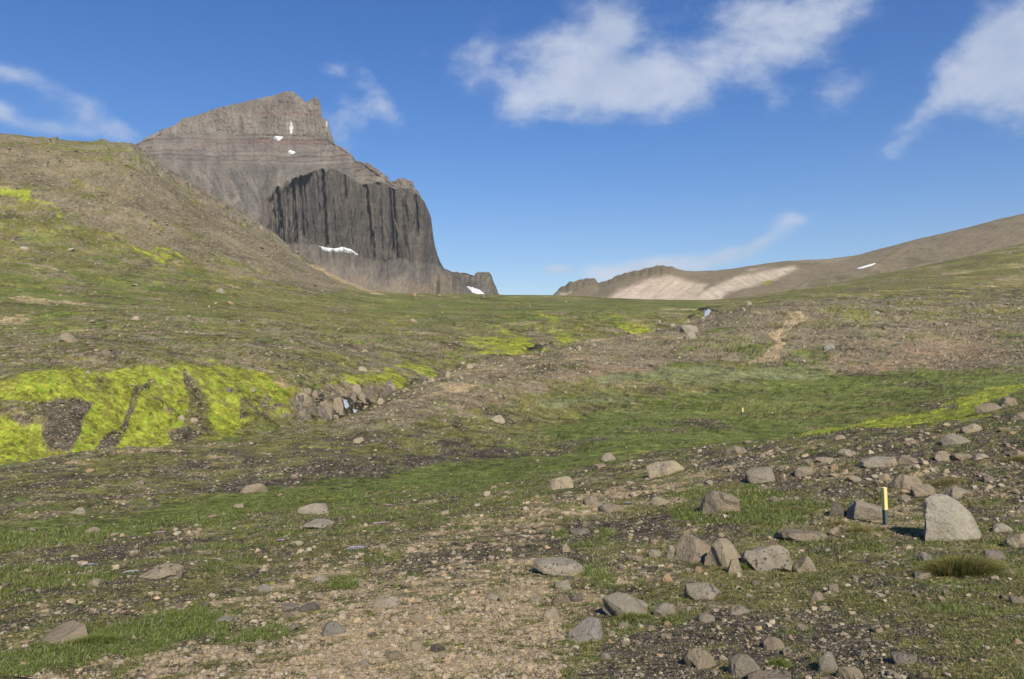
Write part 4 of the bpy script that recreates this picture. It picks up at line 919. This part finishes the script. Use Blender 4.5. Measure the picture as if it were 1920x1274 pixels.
 (1832, 757, 1876, 774, 'brown', 'dark topped rock at the knoll crest next to the bright moss', {}), (1876, 745, 1911, 763, 'brown', 'brown rock highest on the knoll crest at the right', {}), (1894, 771, 1932, 788, 'brown', 'rough rock below the crest rocks at the right edge', {}),
 (1277, 610, 1308, 625, 'grey', 'upper of two grey rocks by the gully rim under the far waterfall', {}), (1283, 623, 1306, 636, 'grey', 'lower of two grey rocks by the gully rim under the far waterfall', {}),
 (1398, 565, 1410, 573, 'grey', 'small grey rock with a black shadow on the ridge by the trail', {}), (1636, 583, 1652, 590, 'blue', 'pale stone on the upper right slope above the red gravel', {}),
]
for (x0, y0, x1, y1, tone, lab, kw) in B:
    put_boulder(x0, y0, x1, y1, tone, lab, **kw)
FAR = [(106, 625, 143, 643, 'brown', 'broad brown boulder high on the left slope above the bright moss bank'), (332, 779, 348, 790, 'tan', 'left of two stones at the foot of the dark gap in the moss'), (356, 784, 371, 795, 'tan', 'right of two stones at the foot of the dark gap in the moss'),
       (405, 541, 422, 550, 'grey', 'pale stone alone in the middle of the green left slope'), (246, 593, 262, 601, 'tan', 'pale tan stone on the left slope between two gravel patches'), (38, 462, 51, 467, 'pale', 'tiny pale stone on the left slope under the bright moss'),
       (670, 688, 690, 697, 'tan', 'tan stone above the moss strip by the falls'), (604, 757, 623, 783, 'brown', 'upright brown slab standing left of the falls'), (623, 747, 644, 775, 'brown', 'tall split boulder right against the falls'), (655, 738, 668, 752, 'purple', 'purplish round boulder above the falls'),
       (671, 738, 685, 751, 'brown', 'brown angular boulder right of the purplish one above the falls'), (567, 728, 583, 739, 'brown', 'block with a black shadow on the rim of the gully pile'), (546, 737, 584, 756, 'tan', 'layered rock at the left end of the gully pile'), (1230, 600, 1240, 608, 'grey', 'grey block in the far gully right of the moss chutes'),
       (100, 748, 120, 758, 'dark', 'dark stone at the top of the leftmost brown gap in the moss'), (160, 695, 172, 701, 'brown', 'brown stone at the upper rim of the moss bank, left'), (422, 726, 436, 735, 'dark', 'dark stone in the wide moss field right of the brown gap'), (468, 728, 480, 735, 'grey', 'grey stone in the moss field near its right end')]
for (x0, y0, x1, y1, tone, lab) in FAR:
    put_boulder(x0, y0, x1, y1, tone, lab, sub=3, t0=6.6, nrand=9)

# pile of blocks around the falls and along the near rim
rr = np.random.RandomState(31); cnt = 0
while cnt < 78:
    x = rr.uniform(528, 745); yb = np.interp(x, GE_K, GE_Y); y = yb - rr.uniform(1, 1 + np.interp(x, [528, 560, 640, 700, 745], [18, 50, 50, 40, 12]))
    if 642 < x < 682 and y > 745: continue
    w = 4 + 18 * rr.rand() ** 2.2; h = w * rr.uniform(0.5, 0.95)
    put_boulder(x - w / 2, y - h, x + w / 2, y, rr.choice(['brown', 'dark', 'dark', 'dark', 'brown']), 'angular block wedged in the rock pile around the stream falls', sub=3, rough=.08, seed=900 + cnt, t0=6.6, group='blocks piled around the stream falls', nrand=9); cnt += 1
for k in range(46):
    x = rr.uniform(690, 1120) if k < 38 else rr.uniform(1250, 1400); y = np.interp(x, GE_K, GE_Y) + rr.uniform(0, 7)
    w = (5 + 13 * rr.rand() ** 1.6) * np.interp(x, [690, 960, 1120, 1400], [1, .9, .5, .6]); h = w * rr.uniform(0.4, 0.7)
    put_boulder(x - w / 2, y - h, x + w / 2, y + 1, rr.choice(['tan', 'tan', 'brown', 'grey']), 'pale block on the near rim of the gully', sub=3, rough=.08, seed=1200 + k, group='blocks strung along the near gully rim', nrand=9)

# --- scattered stones
lib = {k: [rock_shape(5000 + i, k, None, 9, 0.42, 0.02, 0.6 if i % 3 == 0 else None) for i in range(12)] for k in (1, 2, 3)}
nc, nr = G.X.shape
vis = (G.PYF < np.minimum.accumulate(np.concatenate([np.full((nc, 1), 1e9), G.PYF[:, :-1]], 1), axis=1)) & (G.T[None, :] < 11.0)
colw = (np.gradient(cols) / 1.75)[:, None].clip(0, 4)
dens = np.clip(rockf, 0, 1.6) * 0.35 + 1.3 * WG['tan'] + 0.7 * WG['scree'] + 0.55 * WG['red'] + 0.25 * WG['soil'] + 0.5 * WG['dark'] - 0.5 * WG['grass'] - 1.1 * WG['moss'] - 0.7 * WG['pale']
dens = np.clip(dens + 0.35 * lodfbm(X, Y, D, 0.01, 0.12, 140), 0.012, 2.0) * (G.PX > -420) * (G.PX < 2460) * vis * (G.PYF < 1330) * colw
cell = np.clip(-np.diff(G.PYF, axis=1, prepend=G.PYF[:, :1]), 0, 6)      # picture rows each cell covers
dens = dens * cell; dens[D < 2.2] = 0
cdf = np.cumsum(dens.reshape(-1).astype(np.float64)); cdf /= cdf[-1]
NS = 150000
pick = np.searchsorted(cdf, rs.rand(NS)); pi, pj = pick // nr, pick % nr
dd_ = D[pi, pj]; spx = 1.25 + 1.9 * rs.pareto(2.45, NS)
spx *= np.clip(0.72 + 0.45 * (G.PYF[pi, pj] - 600) / 600, 0.62, 1.25) * np.where(G.T[pj] > iG, 0.8, 1); spx = np.minimum(spx, np.where(G.T[pj] > 4, 7.5, 17.0) * rs.uniform(.75, 1.1, NS))
order = np.argsort(-spx)
palette = np.array([TONES[t] for t in ('tan', 'grey', 'brown', 'pale', 'purple', 'dark', 'orange', 'tan', 'brown', 'grey')])
pcol = 0.55 * palette[rs.randint(0, len(palette), NS)] + 0.45 * np.array([0.28, 0.22, 0.145])
pcol = pcol * rs.uniform(0.7, 1.3, (NS, 1)).clip(0.6, 1.3)
tm = (WG['tan'] + WG['red'])[pi, pj][:, None] * .35; pcol = pcol * (1 - tm) + tm * np.array([.37, .275, .175]) * rs.uniform(.65, 1.3, (NS, 1))
farmix = sstep(dd_, 30, 200)[:, None] * 0.5; pcol = pcol * (1 - farmix) + farmix * np.array([0.235, 0.20, 0.15]); pcol *= (1 - 0.1 * sstep(dd_, 60, 200))[:, None]
AREAS = [('small stone lying loose on the gravel path in the foreground', 'loose stones on the gravel path'), ('stone scattered over the rocky knoll at the right', 'stones on the right hand knoll'), ('stone half sunk in the turf of the near slope', 'stones sunk in the near turf'),
         ('stone on the slope between the green swale and the gully', 'stones between swale and gully'), ('stone strewn over the hillside beyond the stream', 'stones on the hillside beyond the stream')]
def area(i, j):
    px, py = G.PX[i, j], G.PYF[i, j]
    if G.T[j] > iG: return 4
    if G.T[j] > 4: return 3
    if px > 1250 and py < 1010: return 1
    if WG['tan'][i, j] > 0.3 and 300 < px < 1250: return 0
    return 2
ind_me = []
for k in range(12):
    V, Fc = rock_shape(6000 + k, 4, None, 7, 0.36, 0.06, .5 if k % 3 == 0 else None)
    me = tri_mesh('stone', V, Fc, False); me.materials.append(M_boulder); ind_me.append(me)
n_ind = 0; stuff = {1: [], 2: []}
for q in order:
    i, j = int(pi[q]), int(pj[q]); px, py = G.PX[i, j], G.PYF[i, j]; s_ = float(spx[q]); d = float(dd_[q])
    if s_ > 5 and any(abs(px - o[0]) < o[2] + s_ * .3 and abs(py - o[1]) < o[3] + s_ * .3 for o in occupied): continue
    W = s_ * d / F; sc = (W, W * rs.uniform(.6, 1), W * rs.uniform(.4, .85)); yaw = rs.uniform(0, 6.283)
    loc = (G.X[i, j], G.Y[i, j], G.Z[i, j] - rs.uniform(.3, .55) * sc[2])
    if n_ind < 0 and s_ > 8:
        o = bpy.data.objects.new('stone', ind_me[n_ind % 12]); scn.collection.objects.link(o); n_ind += 1
        o.location = loc; o.scale = sc; o.rotation_euler = (rs.uniform(-.25, .25), rs.uniform(-.25, .25), yaw); o.color = (*pcol[q], 1)
        a = AREAS[area(i, j)]; tag(o, a[0], 'stone', a[1])
    else:
        stuff[2 if s_ > 6 else 1].append((loc, sc, yaw, pcol[q]))

ZONES = [(60, 1290, 1925, 795, 1005, 7, 30, 1, 'stones on the right hand knoll'), (62, 1080, 1925, 1060, 1270, 6, 26, None, 'stones in the lower right turf'), (48, 300, 1260, 930, 1270, 6, 22, None, 'cobbles about the gravel path'),
         (32, -20, 620, 880, 1200, 6, 18, 2, 'stones sunk in the near turf'), (42, 900, 1925, 570, 700, 3, 10, 3, 'stones between swale and gully'), (50, -20, 1000, 420, 690, 3, 12, 4, 'stones on the hillside beyond the stream')]
ZL = {'stones in the lower right turf': 'stone lying in the mossy turf at the lower right', 'cobbles about the gravel path': 'cobble lying in or beside the gravel path'}
for (n, xa, xb, ya, yb, smin, smax, ar, grp) in ZONES:
    k = 0
    while k < n:
        px, py = rs.uniform(xa, xb), rs.uniform(ya, yb)
        if ya == 795 and py < np.interp(px, [1290, 1500, 1700, 1920], [850, 828, 800, 760]) : continue
        s_ = smin + (smax - smin) * rs.rand() ** 1.5
        k += 1; s_ *= 1.15
        if any(abs(px - o[0]) < o[2] + s_ * .4 and abs(py - o[1]) < o[3] + s_ * .3 for o in occupied): continue
        p = sheet_at(G, px, py); W = s_ * p.y / F; h = W * rs.uniform(.4, .8)
        o = bpy.data.objects.new('stone', ind_me[k % 12]); scn.collection.objects.link(o)
        o.location = (p.x, p.y, p.z - .35 * h); o.scale = (W, W * rs.uniform(.6, .95), h); o.rotation_euler = (rs.uniform(-.3, .3), rs.uniform(-.3, .3), rs.uniform(0, 6.283))
        o.color = (*(.6 * palette[rs.randint(len(palette))] + .4 * np.array([.28, .205, .13])), 1); occupied.append((px, py, s_ / 2, s_ / 3))
        tag(o, AREAS[ar][0] if ar is not None else ZL[grp], 'stone', grp)

def scatter(items, shapes, name, mat, smooth=False):
    VV = []; FF = []; CC = []; off = 0
    for n, (V, Fc) in enumerate(shapes):
        it = items[n::len(shapes)]
        if not it: continue
        L = np.array([a[0] for a in it]); Sc = np.array([a[1] for a in it]); A = np.array([a[2] for a in it]); C_ = np.array([a[3] for a in it])
        v = V[None] * Sc[:, None, :]; ca, sa = np.cos(A)[:, None], np.sin(A)[:, None]
        v = np.stack([v[..., 0] * ca - v[..., 1] * sa, v[..., 0] * sa + v[..., 1] * ca, v[..., 2]], -1) + L[:, None, :]
        k = len(V); VV.append(v.reshape(-1, 3)); FF.append((Fc[None] + (np.arange(len(it)) * k)[:, None, None] + off).reshape(-1, Fc.shape[1])); CC.append(np.repeat(C_, k, 0)); off += k * len(it)
    me = tri_mesh(name, np.concatenate(VV), np.concatenate(FF), smooth, np.concatenate(CC)); me.materials.append(mat)
    o = bpy.data.objects.new(name, me); scn.collection.objects.link(o); return o
tag(scatter(stuff[2], lib[2], 'rubble', M_stone), kind='stuff'); tag(scatter(stuff[1], lib[1], 'gravel', M_stone), kind='stuff')

# ------------------------------------------------------------------ grass and low plants
def make_leaf_mat(name):
    m, N, b = new_mat(name, 0.75, 0.2)
    at = N.node('ShaderNodeVertexColor', layer_name='albedo'); N.l.new(at.outputs['Color'], b.inputs['Base Color'])
    return m
M_leaf = make_leaf_mat('leaf')

def blades(bases, heights, lean, colors, width, segs=2):
    """bases (n,3), heights (n,), lean (n,2) horizontal throw -> tapered bent blades"""
    n = len(bases); a = rs.uniform(0, 6.283, n); wv = np.stack([np.cos(a), np.sin(a), 0 * a], -1) * width[:, None]
    up = np.zeros((n, 3)); up[:, 2] = heights; ln = np.concatenate([lean, np.zeros((n, 1))], 1)
    v = np.stack([bases - wv, bases + wv, bases + up * .6 + ln * .35 + wv * .7, bases + up * .6 + ln * .35 - wv * .7, bases + up + ln], 1)
    f = np.array([[0, 1, 2], [0, 2, 3], [3, 2, 4]])
    F_ = (f[None] + (np.arange(n) * 5)[:, None, None]).reshape(-1, 3)
    return v.reshape(-1, 3), F_, np.repeat(colors, 5, 0)

gd = (1.0 * WG['grass'] + 0.4 * WG['olive'] + 0.5 * WG['pale'] + 0.04) * cell * vis * (D > 2.3) * (G.T[None, :] < 4.2) * (G.PX > -420) * (G.PX < 2460) * (G.PYF < 1330) * colw * (1 - sstep(D, 18, 40))
gc = np.cumsum(gd.reshape(-1).astype(np.float64)); gc /= gc[-1]
NT_ = 30000
pk_ = np.searchsorted(gc, rs.rand(NT_)); gi, gj = pk_ // nr, pk_ % nr
per = 5; bi = np.repeat(np.arange(NT_), per)
dg = D[gi, gj]
bx = np.stack([G.X[gi, gj], G.Y[gi, gj], G.Z[gi, gj]], -1)[bi]; r_ = dg[bi] * 0.0028
bx[:, :2] += rs.normal(size=(len(bi), 2)) * r_[:, None]; bx[:, 2] -= 0.004
lush = (WG['grass'])[gi, gj][bi]
hh = (0.010 + 0.022 * rs.rand(len(bi)) + 0.022 * lush * rs.rand(len(bi))) * np.clip(dg[bi] / 6, 0.8, 1.8)
gcol = (np.array([0.115, 0.142, 0.032]) * lush[:, None] + np.array([0.15, 0.13, 0.05]) * (1 - lush[:, None])) * rs.uniform(.6, 1.5, (len(bi), 1))
straw = rs.rand(len(bi)) < 0.10; gcol[straw] = np.array([0.30, 0.27, 0.16])
V, Fc, Cc = blades(bx, hh, rs.normal(size=(len(bi), 2)) * hh[:, None] * .8, gcol, np.clip(dg[bi] * 0.0004, .0012, .006))
me = tri_mesh('grass', V, Fc, False, Cc); me.materials.append(M_leaf); o = bpy.data.objects.new('grass', me); scn.collection.objects.link(o); tag(o, kind='stuff')

def tussock(x0, y0, x1, y1, lab, n, red):
    c = sheet_at(G, (x0 + x1) / 2, y1 - 0.25 * (y1 - y0)); W = (x1 - x0) * c.y / F; Hh = (y1 - y0) * c.y / F * 0.6
    u = rs.normal(size=(n, 2)) * .34; u = u[(u ** 2).sum(1) * (1 + .5 * np.sin(np.arctan2(u[:, 1], u[:, 0]) * 3 + x0)) < .36]; n = len(u)
    b = np.zeros((n, 3)); b[:, 0] = u[:, 0] * W * .95; b[:, 1] = u[:, 1] * W * .55
    for k in range(n): b[k, 2] = height(c.x + b[k, 0], c.y + b[k, 1]) - c.z - .01
    h = Hh * rs.uniform(.35, 1.0, n) * (1 - 1.6 * (u ** 2).sum(1)); ln = np.stack([u[:, 0] * W * .5, u[:, 1] * W * .4], -1) + rs.normal(size=(n, 2)) * .012 + np.array([.02, 0])
    g0 = np.array([.13, .15, .035]); r0 = np.array([.25, .16, .07]); t = (rs.rand(n, 1) < red)
    col = np.where(t, r0, g0) * rs.uniform(.55, 1.5, (n, 1))
    V, Fc, Cc = blades(b, h, ln, col, np.full(n, .0022)); me = tri_mesh('grass_tussock', V, Fc, False, Cc); me.materials.append(M_leaf)
    o = bpy.data.objects.new('grass_tussock', me); scn.collection.objects.link(o); o.location = c; tag(o, lab, 'grass tuft')
tussock(1743, 1022, 1865, 1092, 'biggest grass tuft, red brown tinged, below the largest boulder', 7500, .28)
tussock(1553, 966, 1593, 990, 'small red green tuft left of the stake beside the dark broken stone', 700, .5)
tussock(1586, 978, 1632, 1003, 'low tuft at the foot of the stake, on its left', 1000, .45)
tussock(1743, 888, 1803, 913, 'olive tuft on the knoll above the largest boulder', 1200, .45)
tussock(1888, 846, 1930, 870, 'reddish tuft cut by the right edge high on the knoll', 900, .5)
tussock(130, 1180, 215, 1212, 'bright green grass in front of the lower left brown boulder', 2400, .0)
tussock(1375, 1045, 1410, 1075, 'green sprigs between the middle boulder and the rounded grey boulder', 600, .05)
tussock(1158, 1138, 1210, 1168, 'green cushion plant growing against the lichen spotted boulder', 1500, .05)
tussock(1440, 1222, 1475, 1256, 'leafy green sprigs right of the rugged bottom edge boulder', 1000, .0)

# cushions of small flowers
M_pet = make_leaf_mat('petal')
def cushion(x0, y0, x1, y1, lab, pc, n, grp=None):
    c = sheet_at(G, (x0 + x1) / 2, (y0 + y1) / 2); W = (x1 - x0) * c.y / F; Dp = W * .8
    root = bpy.data.objects.new('flower_cushion', None); scn.collection.objects.link(root); root.location = c; root.empty_display_size = .05
    v, f = ICO[3]; p = v * np.array([W / 2, Dp / 2, .02]) * (1 + .35 * gnoise(v[:, 0] * 2 + x0, v[:, 1] * 2, 5))[:, None]; p[:, 2] += .012 * gnoise(p[:, 0] * 40, p[:, 1] * 40, 9)
    for k in range(len(p)): p[k, 2] += height(c.x + p[k, 0], c.y + p[k, 1]) - c.z
    me = tri_mesh('leaf_mat', p, f, True, np.tile(np.array([.06, .085, .02]), (len(p), 1))); me.materials.append(M_leaf)
    o = bpy.data.objects.new('leaf_mat', me); scn.collection.objects.link(o); o.parent = root
    a = rs.uniform(0, 6.283, n); r = np.sqrt(rs.rand(n)) * (.75 + .5 * gnoise(np.cos(a) * 2 + x0, np.sin(a) * 2, 5)); q = np.stack([np.cos(a) * r * W / 2, np.sin(a) * r * Dp / 2, .03 * np.sqrt(np.maximum(0, 1 - r * r)) + .004], -1)
    for k in range(n): q[k, 2] += height(c.x + q[k, 0], c.y + q[k, 1]) - c.z
    hx5, tri = [], []
    ang = np.arange(5) * 6.283 / 5; s = .0075
    ring = np.stack([np.cos(ang) * s, np.sin(ang) * s - .001, .003 + 0 * ang], -1); unit = np.concatenate([[[0, 0, 0]], ring]); ft = np.array([[0, k + 1, (k + 1) % 5 + 1] for k in range(5)])
    V = (unit[None] + q[:, None]).reshape(-1, 3); Fx = (ft[None] + (np.arange(n) * 6)[:, None, None]).reshape(-1, 3)
    me = tri_mesh('blossoms', V, Fx, False, np.repeat(np.array(pc) * rs.uniform(.75, 1.2, (n, 1)), 6, 0)); me.materials.append(M_pet)
    o = bpy.data.objects.new('blossoms', me); scn.collection.objects.link(o); o.parent = root
    tag(root, lab, 'flowers', grp)
PK, LV = (.55, .27, .44), (.38, .33, .38)
cushion(288, 995, 314, 1006, 'pink flower cushion on the lower edge of the green stripe at left', PK, 520)
cushion(514, 1012, 536, 1020, 'pink flower cushion among stones left of centre', PK, 330)
cushion(721, 946, 740, 952, 'pink flower cushion just under the yellowish streak of the swale', PK, 260)
cushion(700, 979, 734, 987, 'long faint pink flower cushion on the turf left of the path head', PK, 200)
cushion(1165, 938, 1190, 954, 'pale blue flowers behind the low brown boulder', LV, 200)
cushion(228, 1070, 262, 1082, 'pale lilac flowers left of the pale rounded boulder', LV, 240)
cushion(648, 1026, 690, 1036, 'pale lilac flowers at the top edge of the gravel', LV, 240)
cushion(150, 1058, 180, 1066, 'faint lilac flower mat at far left below the green stripe', LV, 120)

# ------------------------------------------------------------------ trail stakes
M_yel = make_plain('yellow_paint', (0.80, 0.66, 0.26), 0.6, 0.3, 30, 0.08, 0.2, 0.002)
M_post = make_plain('bare_plastic', (0.10, 0.115, 0.10), 0.6, 0.3, 30, 0.2, 0.2, 0.002)
def bevel_box(name, w, dp, z0, z1, mat, parent):
    bm = bmesh.new(); bmesh.ops.create_cube(bm, size=1)
    for v in bm.verts: v.co = Vector((v.co.x * w, v.co.y * dp, z0 + (v.co.z + .5) * (z1 - z0)))
    bmesh.ops.bevel(bm, geom=bm.edges[:], offset=w * .06, segments=2, affect='EDGES')
    me = bpy.data.meshes.new(name); bm.to_mesh(me); bm.free(); me.materials.append(mat)
    o = bpy.data.objects.new(name, me); scn.collection.objects.link(o); o.parent = parent; return o
def stake(px, py, hpx, wpx, lab, tilt):
    c = sheet_at(G, px, py); Hh = hpx * c.y / F; W = wpx * c.y / F
    r = bpy.data.objects.new('trail_stake', None); scn.collection.objects.link(r); r.location = c; r.rotation_euler = (0, math.radians(tilt), math.radians(20)); r.empty_display_size = .1
    bevel_box('stake_base', W, W, -.12, Hh * .40, M_post, r); bevel_box('painted_top', W * 1.04, W * 1.04, Hh * .40, Hh, M_yel, r)
    tag(r, lab, 'trail stake', 'yellow topped stakes marking the trail')
stake(1660.5, 984, 70, 7.4, 'nearest yellow topped stake, standing left of the largest boulder', -3.5)
stake(1392, 778, 12.5, 2.6, 'tiny far stake with a yellow top in the green hollow', 0)
# ------------------------------------------------------------------ thin air between here and the mountain
hz = bpy.data.meshes.new('haze'); bm = bmesh.new(); bmesh.ops.create_cube(bm, size=1)
for v in bm.verts: v.co = Vector((v.co.x * 30000, v.co.y * 15000, v.co.z * 1700 + 150))
bm.to_mesh(hz); bm.free()
hm_ = bpy.data.materials.new('haze'); hm_.use_nodes = True; N = NT(hm_.node_tree); N.n.clear()
o_ = N.node('ShaderNodeOutputMaterial'); pv = N.node('ShaderNodeVolumePrincipled'); pv.inputs['Color'].default_value = (0.86, 0.92, 1.0, 1); pv.inputs['Density'].default_value = 0.00005; pv.inputs['Anisotropy'].default_value = 0.0
N.l.new(pv.outputs[0], o_.inputs['Volume']); hz.materials.append(hm_)
o = bpy.data.objects.new('haze', hz); scn.collection.objects.link(o); tag(o, kind='stuff')
#@@END
